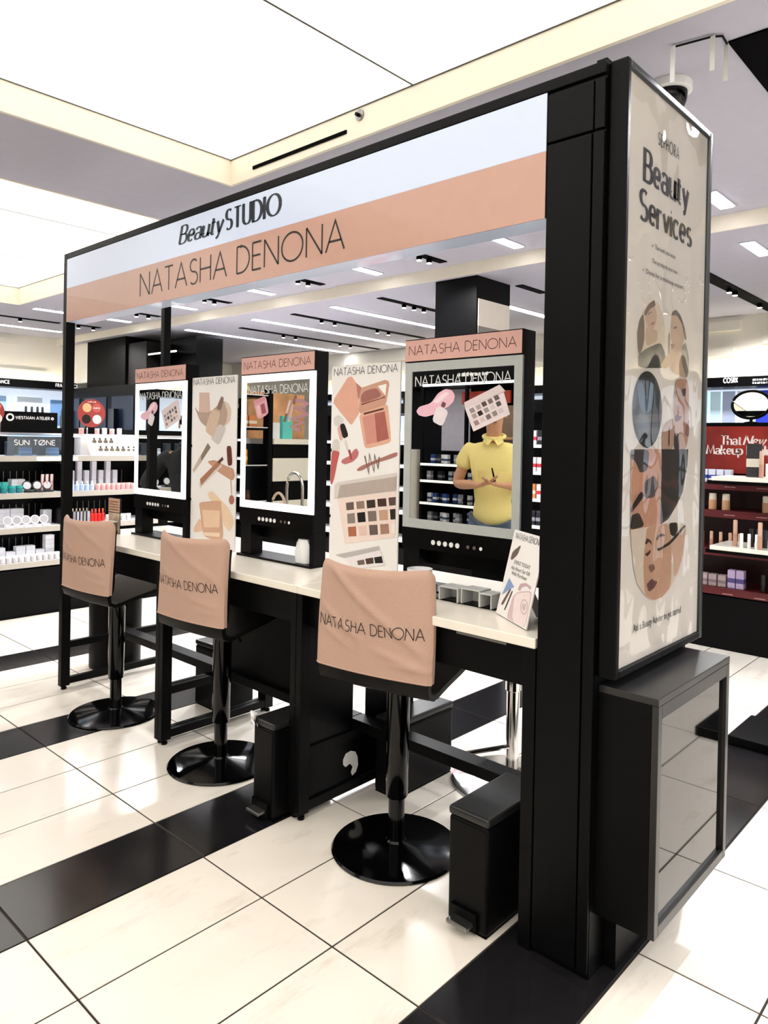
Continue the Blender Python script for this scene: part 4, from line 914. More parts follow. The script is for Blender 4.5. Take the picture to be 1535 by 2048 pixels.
# ------------------------------------------------------------------ tall product posters between the mirrors
def tall_poster(x0, key, label, zig=None):
    p = thing('product_poster', label, 'poster', (x0 + .21, 2.288, .957), 'tall posters between the mirrors')
    MB().box(x0, x0 + .42, 2.2855, 2.2915, .9575, 1.887).build('board', M_PAPER, p)
    f = Frame((0, 2.2855, 0), (1, 0, 0), (0, 0, 1))
    mb = MB()
    lettering(mb, 'NATASHA DENONA', f.at(.0015, x0 + .015, 1.846), .032, width=.388, weight=.085, gap=.17, space=.42)
    mb.build('lettering', M_GREYINK, p)
    xa, xb = x0 + .002, x0 + .418
    for i, (nm, c, pts) in enumerate(ART[key]):
        print_poly(nm, c, f, [(min(max(a, xa), xb), b) for a, b in pts], p, .0003 + .00004 * i)
    if zig:
        mb = MB()
        ribbon(mb, ART[zig], lambda d: .007, f.at(.0022))
        mb.build('scribble_print', ink('7a544a'), p)
    for zz in (1.5, 1.2):
        MB().box(x0 - .008, x0 + .006, 2.283, 2.2852, zz, zz + .014).build('clip', M_BLACK, p)
tall_poster(-3.612, 'tall1', 'white poster of beige powder compacts, left between the mirrors')
tall_poster(-2.465, 'tall2', 'white poster of pink blush and eyeshadow palette, right between the mirrors', 'tall2_zig')

# ------------------------------------------------------------------ things on the counter
ZT = .9575
o_, u_, v_, cw, cl_ = ART['card_frame']
o_ = (o_[0], o_[1], .9615)
fc = Frame(o_, u_, v_)
card = thing('event_card', 'leaning white event card with a pink bag picture beside the pillar', 'card', (-1.35, 2.07, ZT))
mb = MB()
mb.prism([fc.p(0, 0, -.004), fc.p(cw, 0, -.004), fc.p(cw, cl_, -.004), fc.p(0, cl_, -.004)], fc.n * .004)
mb.build('board', M_PAPER, card)
for i, (nm, c, pts) in enumerate(ART['card']):
    print_poly(nm, c, fc, [(min(max(a, .002), cw - .002), max(b, .003)) for a, b in pts], card, .0003 + .00004 * i)
tx = ART['card_txt']
mb = MB()
lettering(mb, 'NATASHA DENONA', fc.at(.0012, .022, .268), .02, width=.19, weight=.09, gap=.17, space=.42)
for (a, b), s, h in zip(tx[1:4], ('EVENT TODAY', 'Ask About Our Gift', 'With Purchase'), (.014, .013, .013)):
    small_print(mb, s, fc.at(.0012, a[0], (a[1] + b[1]) / 2), b[0] - a[0], h)
mb.build('lettering', ink('5a5258'), card)
lg = ART['card_logo']
mb = MB()
ribbon(mb, lg + lg[:2], lambda d: .0018, fc.at(.0012))
cx_ = sum(p[0] for p in lg) / len(lg); cy_ = sum(p[1] for p in lg) / len(lg)
lettering(mb, 'ND', fc.at(.0012, cx_ - .012, cy_ - .009), .018, width=.024, weight=.07)
mb.build('logo_print', ink('a58a8c'), card)
nb = Vector((-fc.n.x, -fc.n.y, 0)).normalized()
b0, b1 = fc.p(.08, .16, -.006), fc.p(.16, .16, -.006)
mb = MB()
q0 = b0 + nb * .075; q1 = b1 + nb * .075
mb.prism([b0, b1, (q1.x, q1.y, ZT + .002), (q0.x, q0.y, ZT + .002)], nb * -.002)
mb.build('easel_leg', mat('grey_board', '8a8a8a', .6), card, fix=True)

tray = tag(MB().box(-1.9, -1.47, 2.165, 2.232, ZT, ZT + .006).build('counter_tray', M_BLACK2, bevel=.002), 'flat black tray on the counter before the nearest mirror', 'tray')
def riser(x, y, w, d, h, label):
    r = thing('acrylic_riser', label, 'riser', (x, y, ZT), 'clear acrylic risers on the counter')
    z0, t = ZT + (.0065 if y > 2.14 else 0), .003
    MB().box(x - w / 2, x + w / 2, y - d / 2, y + d / 2, z0 + h - t, z0 + h).build('top', M_FROSTY, r)
    for a0, a1, c0, c1 in ((x - w / 2, x - w / 2 + t, y - d / 2, y + d / 2), (x + w / 2 - t, x + w / 2, y - d / 2, y + d / 2), (x - w / 2 + t, x + w / 2 - t, y + d / 2 - t, y + d / 2)):
        MB().box(a0, a1, c0, c1, z0, z0 + h - t - .0002).build('side', M_FROSTY, r)
    e = .0014
    mb = MB()
    for sx in (-1, 1):
        for sy in (-1, 1):
            mb.box(x + sx * w / 2 - e, x + sx * w / 2 + e, y + sy * d / 2 - e, y + sy * d / 2 + e, z0, z0 + h)
        mb.box(x + sx * w / 2 - e, x + sx * w / 2 + e, y - d / 2, y + d / 2, z0 + h - e, z0 + h + e)
    for sy in (-1, 1):
        mb.box(x - w / 2, x + w / 2, y + sy * d / 2 - e, y + sy * d / 2 + e, z0 + h - e, z0 + h + e)
    mb.build('edges', M_ACRYLEDGE, r)
riser(-1.665, 2.185, .085, .075, .05, 'clear acrylic riser, left one of three on the tray')
riser(-1.57, 2.19, .08, .07, .055, 'clear acrylic riser, middle one of three on the tray')
riser(-1.50, 2.185, .05, .07, .05, 'clear acrylic riser, right one next to the event card')
cup = MB().lathe(-1.84, 2.19, [(.022, ZT + .007), (.034, ZT + .012), (.046, ZT + .05), (.05, ZT + .1), (.047, ZT + .1), (.043, ZT + .052), (.03, ZT + .016)], 28, cap=True).build('white_cup', M_PLASTIC, smooth=True)
tag(cup, 'white round cup on the counter behind the nearest stool', 'cup')
ts = thing('tissue_stack', 'crumpled white tissue standing in the middle mirror foot', 'tissue', (-2.645, 2.27, ZT + .011))
mb = MB()
random.seed(4)
prof = [(.05, .0), (.05, .05), (.042, .09), (.03, .11)]
n = 20
for r, z in prof:
    for i in range(n):
        a = 2 * math.pi * i / n
        rr = r * (1 + .12 * math.sin(5 * a + z * 30))
        mb.v.append((-2.645 + rr * math.cos(a), 2.29 + .55 * rr * math.sin(a), ZT + .0115 + z))
for k_ in range(3):
    for i in range(n):
        j = (i + 1) % n
        mb.f.append((k_ * n + i, k_ * n + j, (k_ + 1) * n + j, (k_ + 1) * n + i))
mb.f.append(tuple(3 * n + i for i in range(n)))
mb.build('tissue', M_PLASTIC, ts, smooth=True)
lf = thing('leaflet_holder', 'clear leaflet holder with tan card at the far left counter end', 'sign holder', (-4.32, 2.17, ZT))
MB().box(-4.36, -4.215, 2.18, 2.183, ZT, ZT + .215).build('back_sheet', M_ACRYL, lf)
MB().box(-4.355, -4.22, 2.176, 2.1795, ZT + .13, ZT + .212).build('card', mat('tan_card', 'c79f85', .5), lf)
MB().box(-4.355, -4.22, 2.176, 2.1795, ZT + .004, ZT + .125).build('photo_card', mat('photo_card', 'b9a48e', .5, vary=.4, scale=22), lf)
fl = Frame((0, 2.176, 0), (1, 0, 0), (0, 0, 1))
mb = MB()
for q in range(4):
    dashes(mb, fl.at(.0006, -4.345, ZT + .19 - q * .016), .115, .008, q)
mb.build('lettering', ink('6b4a3a'), lf)
jr = thing('glass_jar', 'small clear square jar before the leaflet holder', 'jar', (-4.25, 2.13, ZT))
MB().box(-4.29, -4.215, 2.1, 2.16, ZT, ZT + .004).build('bottom', M_ACRYLEDGE, jr)
for a0, a1, c0, c1 in ((-4.29, -4.287, 2.1, 2.16), (-4.218, -4.215, 2.1, 2.16), (-4.287, -4.218, 2.1, 2.103), (-4.287, -4.218, 2.157, 2.16)):
    MB().box(a0, a1, c0, c1, ZT + .0045, ZT + .075).build('side', M_ACRYL, jr)
MB().box(-4.292, -4.213, 2.098, 2.162, ZT + .0755, ZT + .08).build('lid', M_ACRYLEDGE, jr)

# ------------------------------------------------------------------ stools with printed covers
M_COVER = mat('peach_cloth', 'bd9c8b', 0.85, vary=0.05, scale=220, bump=0.25)
def stool(x, y, rot, label, wr, cover_label):
    s = thing('bar_stool', label, 'stool', (x, y, 0), 'black stools along the counter', rot)
    MB().lathe(0, 0, [(.243, 0), (.246, .005), (.24, .012), (.17, .02), (.09, .027), (.04, .033), (.034, .04)], 48).build('base_disc', M_GLOSS, s, smooth=True, local=True)
    MB().lathe(0, 0, [(.031, .03), (.031, .3)], 24).build('gas_column', M_GLOSS, s, smooth=True, local=True)
    MB().lathe(0, 0, [(.038, .2), (.042, .205), (.045, .66)], 24).build('column_sleeve', M_GLOSS, s, smooth=True, local=True)
    MB().box(-.11, .11, -.1, .1, .66, .684).build('seat_plate', M_BLACK2, s, local=True, bevel=.004)
    MB().tube([(.05, 0, .665), (.13, -.03, .65), (.2, -.06, .632)], .006, 8).build('lever', M_BLACK2, s, local=True)
    W = .47
    def sheet(profile, name, sag, mtl, t=.022, nx=14, wscale=None):
        mb = MB()
        m = len(profile)
        for side in (0, 1):
            for k, (py, pz) in enumerate(profile):
                k0, k1 = max(k - 1, 0), min(k + 1, m - 1)
                d = Vector((profile[k1][0] - profile[k0][0], profile[k1][1] - profile[k0][1])).normalized()
                ny, nz = -d.y, d.x
                ww = W * (wscale(k / (m - 1)) if wscale else 1)
                for i in range(nx + 1):
                    f = i / nx * 2 - 1
                    sg_ = sag(k / (m - 1)) * f * f
                    mb.v.append((f * ww / 2, py + sg_ + side * t * ny, pz + side * t * nz))
        row = nx + 1
        o2 = m * row
        for k in range(m - 1):
            for i in range(nx):
                a = k * row + i
                mb.f.append((a, a + 1, a + row + 1, a + row))
                mb.f.append((o2 + a, o2 + a + row, o2 + a + row + 1, o2 + a + 1))
            for a in (k * row, k * row + nx):
                mb.f.append((a, a + row, o2 + a + row, o2 + a))
        for i in range(nx):
            for a in (i, (m - 1) * row + i):
                mb.f.append((a, a + 1, o2 + a + 1, o2 + a))
        return mb.build(name, mtl, s, smooth=True, local=True, fix=True)
    seat = [(.215, .725), (.2, .737), (.15, .735), (.05, .712), (-.06, .692), (-.13, .676), (-.165, .672), (-.187, .682), (-.194, .705), (-.194, .722)]
    sheet(seat, 'seat', lambda t: .02 * t, M_SHELL, t=.02)
    back = [(-.188, .723), (-.188, .746), (-.192, .8), (-.199, .88), (-.206, .96), (-.212, 1.02), (-.216, 1.06)]
    sheet(back, 'backrest', lambda t: .02 + .05 * t, M_SHELL, t=.012)
    # cover: a cloth sleeve pulled over the backrest
    zb, zt, off, th = .722, 1.112, -.203, .036
    nx, nz = 44, 40
    def surf(f, g, fr):
        """f across -1..1, g up 0..1, fr 0 = outer (rear) face, 1 = inner face"""
        wdt = (.488 - .012 * g + .01 * math.sin(3 * g + wr)) / 2
        rnd = max(0, (g - .93) / .07)
        edge = max(0, (abs(f) - .9) / .1)
        zz = zb + (zt - zb) * g - .022 * edge ** 2 * max(0, (g - .5) * 2) - .012 * (1 - f * f) * g
        yy = off - .04 * g + (.02 + .055 * g) * f * f
        half = th / 2 * (1 - .75 * rnd ** 2) * (1 - .55 * edge ** 3)
        fold = 0
        if fr == 0:
            for c, sl, wd, am, lo, hi in ((.78, -.42, .05, .007, -1, 1), (.36, -.3, .035, .006, -1, -.1), (.3, -.14, .04, .005, .0, 1), (.16, -.04, .03, .004, .2, 1), (.2, -.25, .03, .004, -1, -.3)):
                dd = g - (c + sl * (f + .55 * math.sin(wr)) * (1 + .15 * math.sin(wr * 3)))
                k = math.exp(-(dd / wd) ** 2)
                mask = max(0, min(1, (f - lo) * 3)) * max(0, min(1, (hi - f) * 3 + .3))
                fold += am * k * mask
            fold += .004 * math.exp(-((f + .12 - .1 * (g - .5)) / .05) ** 2) * math.exp(-((g - .45) / .3) ** 2)
            fold *= (1 - rnd) * (.75 if wr > 2 else 1.6)
        return (f * wdt, yy + (half if fr else -half) - fold, zz)
    mb = MB()
    for fr in (0, 1):
        for j in range(nz + 1):
            for i in range(nx + 1):
                mb.v.append(surf(i / nx * 2 - 1, j / nz, fr))
    row = nx + 1
    o2 = row * (nz + 1)
    for j in range(nz):
        for i in range(nx):
            a = j * row + i
            mb.f.append((a, a + 1, a + row + 1, a + row))
            mb.f.append((o2 + a, o2 + a + row, o2 + a + row + 1, o2 + a + 1))
        for a in (j * row, j * row + nx):
            mb.f.append((a, a + row, o2 + a + row, o2 + a))
    for i in range(nx):
        a = nz * row + i
        mb.f.append((a, a + 1, o2 + a + 1, o2 + a))
    cv = mb.build('printed_cover', M_COVER, s, smooth=True, local=True, fix=True)
    cv['label'] = cover_label
    mb = MB()
    pl, tw_ = strokes('NATASHA DENONA', .17, .42)
    for p in pl:
        dense = []
        for q in range(len(p) - 1):
            for t in range(6):
                dense.append((p[q][0] + (p[q + 1][0] - p[q][0]) * t / 6, p[q][1] + (p[q + 1][1] - p[q][1]) * t / 6))
        dense.append(p[-1])
        def pos(a, b):
            f = -.9 + 1.8 * a / tw_
            v = surf(f, .385 + .105 * b, 0)
            return (v[0], v[1] - .0022, v[2])
        ribbon(mb, dense, lambda d: .075, pos)
    mb.build('lettering', M_INK, cv, local=True)
    mb = MB()
    mb.tube([surf(i / 30 * 2 - 1, 0.0, 0) for i in range(31)], .0035, 6)
    mb.build('hem', M_COVER, cv, local=True)
    return s
stool(-3.885, 2.0, .065, 'black stool with peach cover, furthest left, nearest the left post', 5.2, 'peach cloth cover with thin black lettering')
stool(-2.94, 2.045, .079, 'black stool with peach cover, middle of the three', 3.4, 'peach cloth cover with thin black lettering')
stool(-1.845, 2.085, .183, 'black stool with wrinkled peach cover, nearest the pillar', .4, 'wrinkled peach cloth cover with thin black lettering')

# chrome stool on the far side of the counter
cs = thing('chrome_stool', 'chrome stool base and pole seen under the counter on the far side', 'stool', (-1.83, 2.86, 0))
MB().lathe(-1.83, 2.86, [(.275, 0), (.275, .008), (.24, .02), (.08, .04), (.04, .06)], 40).build('base_disc', M_CHROME, cs, smooth=True)
MB().lathe(-1.83, 2.86, [(.03, .05), (.03, .42), (.036, .425), (.036, .66)], 24).build('pole', M_CHROME, cs, smooth=True)
MB().tube([(-1.83, 2.84, .17), (-1.9, 2.74, .16), (-1.97, 2.64, .15)], .011, 8).build('foot_bar', M_CHROME, cs, smooth=True)
MB().box(-2.03, -1.63, 2.68, 3.06, .66, .72).build('seat', M_SHELL, cs, bevel=.02, seg=3)

# ------------------------------------------------------------------ pedal bins and boxes under the counter
def pedal_bin(x0, x1, y0, y1, h, label, pedal=True, bag=False):
    b = thing('pedal_bin', label, 'bin', ((x0 + x1) / 2, (y0 + y1) / 2, 0), 'black bins under the counter')
    MB().box(x0, x1, y0, y1, .004, h - .03).build('body', M_BLACK, b, bevel=.012, seg=3)
    MB().box(x0 - .002, x1 + .002, y0 - .002, y1 + .002, h - .0295, h).build('lid', mat('bin_lid', '1d1d1e', .35, vary=.1), b, bevel=.01, seg=3)
    MB().box(x0 + .004, x1 - .004, y0 + .004, y1 - .004, 0, .0038).build('base', M_BLACK2, b)
    if pedal:
        xm = (x0 + x1) / 2
        p = MB().box(xm - .045, xm + .035, y0 - .05, y0 - .001, .028, .042).build('pedal', M_STEEL, b, bevel=.004)
        MB().box(xm - .055, xm + .045, y0 - .012, y0 - .0005, .012, .07).build('pedal_slot', M_BLACK2, b)
    if bag:
        mb = MB()
        random.seed(2)
        pts = [(x0 - .02, y0 + .01, h - .035), (x0 + .005, y0 - .006, h - .012), (x0 + .03, y0 - .008, h - .03), (x0 + .01, y0 - .008, h + .004), (x0 - .012, y0 + .0, h + .012), (x0 + .004, y0 + .015, h + .006)]
        mb.tube(pts, [.006, .011, .007, .012, .01, .005], 7)
        mb.build('bag_knot', M_PLASTIC, b, smooth=True)
    return b
pedal_bin(-1.445, -1.29, 1.89, 2.22, .376, 'black pedal bin beside the pillar, nearest the viewer')
pedal_bin(-2.46, -2.326, 1.872, 2.2, .397, 'black pedal bin with white bag knot beside the middle counter leg', bag=True)
pedal_bin(-2.225, -2.09, 2.36, 2.75, .335, 'black bin with glossy lid behind the nearest stool column', pedal=False)
pedal_bin(-3.72, -3.5, 2.4, 2.66, .375, 'wide black bin under the counter behind the middle stool', pedal=False)
rb = thing('round_bin', 'tall round black bin behind the left end frame', 'bin', (-4.72, 2.42, 0))
MB().lathe(-4.72, 2.42, [(.15, 0), (.165, .01), (.17, .6), (.168, .62)], 36).build('body', M_BLACK, rb, smooth=True)
MB().lathe(-4.72, 2.42, [(.174, .6205), (.174, .64), (.15, .66), (.09, .668)], 36).build('lid', M_BLACK2, rb, smooth=True)
pw = thing('torn_paper', 'torn white paper scrap stuck on the black panel behind the middle leg', 'paper', (-2.265, 2.25, .141))
mb = MB()
ring = [(-.045, .03), (-.03, .052), (.0, .056), (.028, .044), (.042, .018), (.046, -.02), (.034, -.046), (.012, -.056), (.004, -.04), (.014, -.018), (-.004, .002), (-.03, -.006), (-.044, .008)]
mb.prism([(-2.2654, 2.25 + a, .141 + b) for a, b in ring], (.002, 0, 0))
mb.build('scrap', M_PLASTIC, pw, fix=True)
cb = tag(MB().tube([(-1.25, 2.5, .005)] + [(-1.45 + .09 * math.cos(t * .5), 2.55 + .12 * math.sin(t * .5) - t * .005, .006 + .006 * (t % 3)) for t in range(24)] + [(-1.5, 2.68, .008), (-1.45, 2.75, .006)], .004, 6).build('power_cable', M_BLACK2, smooth=True), 'coiled black cable on the floor behind the nearest pedal bin', 'cable')
st = tag(MB().box(-1.255, -.2, 4.02, 4.42, .0, .05).build('low_platform', M_BLACK, bevel=.006), 'low black platform on the floor at the right edge', 'platform')
# ------------------------------------------------------------------ small products (prototypes, then copies)
class Proto:
    def __init__(s, name, cat, make):
        s.name, s.cat, s.make, s.first = name, cat, make, None
    def put(s, loc, label, group, rot=0.0):
        if s.first is None:
            s.first = s.make(s.name)
            o = s.first
        else:
            o = copy_tree(s.first)
        o.location = loc
        o.rotation_euler = (0, 0, rot)
        tag(o, label, s.cat, group)
        return o

def pm(hexc, rough=.35, metal=0.0):
    return mat('product_%s_%d' % (hexc, int(metal * 10)), hexc, rough, metal, vary=.03, rand=.06)

def carton(w, d, h, hexc, lab=None):
    def mk(name):
        mb = MB().box(-w / 2, w / 2, -d / 2, d / 2, 0, h * .96).box(-w / 2 + .001, w / 2 - .001, -d / 2 + .001, d / 2 - .001, h * .96, h)
        o = mb.build(name, pm(hexc), bevel=.0015, seg=1)
        if lab:
            MB().box(-w / 2 - .0008, w / 2 + .0008, -d / 2 - .0008, d / 2 + .0008, h * .3, h * .55).build('label_band', pm(lab), o, local=True)
        return o
    return mk

def jar(r, h, hexc, lid, lidr=1.03):
    def mk(name):
        o = MB().lathe(0, 0, [(r * .85, 0), (r, h * .1), (r, h * .62), (r * .9, h * .68)], 14).build(name, pm(hexc), smooth=True)
        MB().lathe(0, 0, [(r * lidr, h * .681), (r * lidr, h * .97), (r * .9, h)], 14).build('lid', pm(lid), o, smooth=True, local=True)
        return o
    return mk

def bottle(r, h, hexc, cap, metal=0.0):
    def mk(name):
        o = MB().lathe(0, 0, [(r * .9, 0), (r, h * .04), (r, h * .58), (r * .8, h * .64), (r * .35, h * .68), (r * .35, h * .72)], 14).build(name, pm(hexc), smooth=True)
        MB().lathe(0, 0, [(r * .45, h * .721), (r * .45, h * .97), (r * .3, h)], 12).build('cap', pm(cap, .3, metal), o, smooth=True, local=True)
        return o
    return mk

def stick(r, h, hexc, cap, split=.5):
    def mk(name):
        o = MB().lathe(0, 0, [(r, 0), (r, h * split)], 10).build(name, pm(hexc), smooth=True)
        MB().lathe(0, 0, [(r * .94, h * split + .0002), (r * .94, h * .97), (r * .7, h)], 10).build('cap', pm(cap), o, smooth=True, local=True)
        return o
    return mk

def compact(r, hexc, inner):
    """open round compact facing +x, lid upright with a mirror"""
    def mk(name):
        o = MB().lathe(0, 0, [(r * .95, 0), (r, .004), (r, .012), (r * .95, .015)], 18).build(name, pm(hexc), smooth=True)
        c = Vector((-r * .95, 0, .014 + r))
        mb = MB()
        t = .35
        ax, up = Vector((math.cos(t), 0, math.sin(t) * .6)).normalized(), None
        up = ax.cross(Vector((0, 1, 0))).normalized() * -1
        ring = [c + r * (math.cos(a) * Vector((0, 1, 0)) + math.sin(a) * up) for a in [2 * math.pi * i / 18 for i in range(18)]]
        mb.prism(ring, -ax * .008)
        lid = mb.build('lid', pm(hexc), o, local=True, fix=True)
        mb = MB().face([p + (c - p) * .22 + ax * .001 for p in ring])
        mb.build('mirror', pm(inner, .15), lid, local=True)
        return o
    return mk

def gondola(name, label, axis, front, depth, a0, a1, shelves, base_h, top, mats, lip_h=.05, back_to=None, lit=False):
    """shop shelving. axis 'x': faces +x with its front at x = front, runs a0..a1 along y; axis 'y': faces -y"""
    mbase, mshelf, mlip, mback = mats
    def bx(f0, f1, p0, p1, z0, z1):
        if axis == 'x':
            return MB().box(front - f1, front - f0, p0, p1, z0, z1)
        if axis == 'Y':
            return MB().box(p0, p1, front - f1, front - f0, z0, z1)
        return MB().box(p0, p1, front + f0, front + f1, z0, z1)
    c = (front - depth / 2, (a0 + a1) / 2, 0) if axis == 'x' else ((a0 + a1) / 2, front + (depth / 2 if axis == 'y' else -depth / 2), 0)
    g = thing(name, label, 'shelving', c)
    bx(.01, depth, a0, a1, 0, base_h).build('plinth', mbase, g, bevel=.004)
    bx(depth - .03, depth - .001, a0, a1, base_h + .001, top).build('back_panel', mback, g)
    for z in shelves:
        s = bx(.006, depth - .0305, a0, a1, z - .02, z).build('shelf', mshelf, g)
        bx(0, .0055, a0, a1, z - lip_h, z + .001).build('shelf_lip', mlip, s)
    for p in (a0, a1 - .02):
        bx(.02, depth - .0305, p - .0205 if p == a0 else p + .0205, p if p == a0 else p + .041, base_h + .001, shelves[0] - .05 if len(shelves) else top).build('end_panel', mbase, g)
    return g, bx

W_ = (M_BLACK, M_SHELFW, M_GREY, M_BLACK2)
LS = [1.371, 1.055, .76, .463]
gl, _ = gondola('skincare_gondola', 'black and white gondola of skincare products left of the booth', 'x', -6.5, .46, .15, 4.4, LS, .40, 1.62, W_, lip_h=.046)
MB().box(-6.95, -6.74, .16, 4.39, 1.545, 1.57).build('upper_shelf', M_SHELFW, gl)
for y in (.91, 1.75, 2.85, 3.75):
    MB().box(-6.92, -6.56, y - .006, y + .006, .465, 1.3).build('divider', M_BLACK2, gl)
mb = MB()
for z in LS[1:]:
    for k in range(26):
        y = 2.2 + k * .055
        if abs(y - 2.85) > .03:
            mb.box(-6.9, -6.893, y - .002, y + .002, z + .004, z + .17)
tag(mb.build('hook_rods', M_STEEL, gl), kind='stuff')
M_LED = mat('shelf_led', 'ffffff', .4, emit=7.0, emit_hex='f4f8ff')
for zz in (1.545, 1.371, 1.055, .76):
    xx = -6.745 if zz > 1.5 else -6.52
    MB().box(xx - .012, xx, .2, 4.36, zz - .026 if zz < 1.5 else zz - .006, zz - .0205 if zz < 1.5 else zz - .0005).build('led_strip', M_LED, gl)
# small lit strip label on the first shelf lip
MB().box(-6.4995, -6.497, 2.6, 2.95, 1.332, 1.362).build('lit_price_strip', mat('lit_strip', 'f2ffff', .4, emit=1.2), gl)
# signs on top
sb = thing('brand_board', 'black board with white ring and lettering on top of the skincare gondola', 'sign', (-6.63, 2.6, 1.5705))
MB().box(-6.66, -6.64, 2.36, 2.83, 1.5705, 1.752).build('board', M_BLACK2, sb)
fx = Frame((-6.64, 0, 0), (0, 1, 0), (0, 0, 1))
mb = MB()
ribbon(mb, arc(2.43, 1.7, .026, .026, 0, 360, 24), lambda d: .014, fx.at(.001))
mb.build('ring_logo', M_WHITEINK, sb)
lettering_words('lettering', M_WHITEINK, sb, 'WESTMAN ATELIER', fx.at(.001, 2.475, 1.687), .024, .285, weight=.2, gap=.2, space=.45)
mb = MB()
ribbon(mb, arc(2.785, 1.698, .009, .009, 0, 360, 14), lambda d: .008, fx.at(.001))
mb.build('seal_logo', M_WHITEINK, sb)
def disc_x(mb, x0, x1, y, z, r, n=28):
    mb.prism([(x0, y + r * math.cos(2 * math.pi * i / n), z + r * math.sin(2 * math.pi * i / n)) for i in range(n)], (x1 - x0, 0, 0))
    return mb
def round_sign(y, z, r, label):
    s = thing('round_sign', label, 'sign', (-6.62, y, 1.5705))
    disc_x(MB(), -6.635, -6.625, y, z, r).build('disc', mat('brick_red_card', '9c3630', .5), s)
    for dy, dz, c in ((-.045, .05, 'e3b17a'), (-.05, -.055, '1c1210'), (.05, -.055, 'f3dcd4'), (.045, .05, 'c4544e')):
        disc_x(MB(), -6.6248, -6.6238, y + dy, z + dz, .042, 20).build('dot', ink(c), s)
    mb = MB()
    f = Frame((-6.6238, 0, 0), (0, 1, 0), (0, 0, 1))
    dashes(mb, f.at(.0004, y + .015, z + .043), .06, .016, 3)
    dashes(mb, f.at(.002, y - .04, z + .1), .08, .01, 4)
    mb.build('lettering', ink('f6e2d8'), s)
    MB().box(-6.636, -6.626, y - .03, y + .03, 1.5705, z - r + .01).build('foot', M_BLACK2, s)
round_sign(3.135, 1.762, .13, 'round red sign with four dots on the gondola by the left mirror')
round_sign(2.27, 1.74, .11, 'round red sign cut by the left picture edge')
# display ramp and acrylic sign on the first shelf
rp = thing('tester_ramp', 'cream sloped tester display with rows of small round testers', 'display stand', (-6.65, 3.33, 1.3725))
mb = MB()
mb.prism([(-6.53, 3.1, 1.3725), (-6.53, 3.6, 1.3725), (-6.7, 3.6, 1.56), (-6.7, 3.1, 1.56)], (-.03, 0, 0))
mb.build('ramp', mat('cream_card', 'eedfce', .5), rp, fix=True)
MB().box(-6.9, -6.765, 3.1, 3.6, 1.3725, 1.535).build('riser', M_SHELFW, rp)
for r_, (zz, n_, s_) in enumerate(((1.5, 4, 3.17), (1.425, 7, 3.2))):
    for k_ in range(n_):
        yy = s_ + k_ * .055
        xx = -6.53 - (zz - 1.3725) * .17 / .1875
        disc_x(MB(), xx, xx + .012, yy, zz, .019 if k_ < 5 else .013, 14).build('tester', ink('6f6457'), rp)
        disc_x(MB(), xx, xx + .01, yy - .002, zz + .027, .009, 10).build('tester_cap', ink('3a342e'), rp)
stn = thing('acrylic_sign', 'clear acrylic sign with white lettering on the first gondola shelf', 'sign', (-6.53, 2.6, 1.3725))
MB().box(-6.535, -6.53, 2.37, 2.86, 1.3725, 1.553).build('sheet', acrylic('blue_acrylic', 'b8d4ec', .03, .15), stn)
mb = MB()
lettering(mb, 'SUN TQNE', Frame((-6.53, 0, 0), (0, 1, 0), (0, 0, 1)).at(.001, 2.425, 1.465), .042, width=.34, weight=.14, gap=.22, space=.5)
mb.build('lettering', M_WHITEINK, stn)

G = 'skincare stock on the left gondola'
P = {}
def proto(key, name, cat, mk):
    P[key] = Proto(name, cat, mk)
proto('pinkcarton', 'carton', 'carton', carton(.05, .05, .11, 'f0c9bc'))
proto('bluebox', 'carton', 'carton', carton(.08, .09, .05, '5f9fc9'))
proto('greenbox', 'carton', 'carton', carton(.08, .09, .05, '1f8a76'))
proto('greybox', 'carton', 'carton', carton(.06, .09, .07, 'a9b4bd', 'd8dde0'))
proto('darkbox', 'carton', 'carton', carton(.05, .06, .12, '2c3440'))
proto('whitebox', 'carton', 'carton', carton(.07, .075, .04, 'eff0f6'))
proto('whitewide', 'carton', 'carton', carton(.09, .11, .035, 'f2f2f7'))
proto('whitetall', 'carton', 'carton', carton(.045, .045, .085, 'f1f1f7'))
proto('tealbox', 'carton', 'carton', carton(.05, .05, .085, '4fb9b4'))
proto('tealjar', 'jar', 'jar', jar(.028, .06, '1f7f86', '2aa39c'))
proto('whitejar', 'jar', 'jar', jar(.023, .06, 'd8d4d6', 'ffffff'))
proto('pinkjar', 'jar', 'jar', jar(.023, .055, 'dba6a4', 'efc6c0'))
proto('bluebottle', 'bottle', 'bottle', bottle(.022, .085, 'b9c9e6', 'e6ecf8'))
proto('pinktube', 'tube', 'tube', stick(.011, .15, 'e8b4b0', 'f2d5d0', .6))
proto('redbottle', 'bottle', 'bottle', bottle(.017, .12, 'd3231c', 'f0503c'))
proto('brush', 'make-up brush', 'brush', stick(.006, .13, '17171a', 'c9b49a', .8))
proto('blackcompact', 'compact', 'compact', compact(.042, '1a1a1c', 'd9dadd'))
proto('whitecompact', 'compact', 'compact', compact(.04, 'ecebef', 'b9b6b8'))
proto('pinkbox', 'carton', 'carton', carton(.06, .07, .06, 'e9a6b8'))
Z1, Z2, Z3, Z4 = 1.3725, 1.0565, .7615, .4645
for k_, y in enumerate((2.385, 2.445)):
    P['pinkcarton'].put((-6.8, y, 1.5705), ORD[k_] + ' pink carton from the left on the gondola upper shelf', G)
P['bluebox'].put((-6.8, 2.6, 1.5705), 'blue carton on the gondola upper shelf', G)
P['greenbox'].put((-6.8, 2.73, 1.5705), 'green carton on the gondola upper shelf', G)
for k_ in range(6):
    P['whitejar' if k_ % 2 else 'pinkjar'].put((-6.8, 3.12 + k_ * .075, 1.5705), ORD[k_] + ' small pale jar in the row above the cream tester ramp', G)
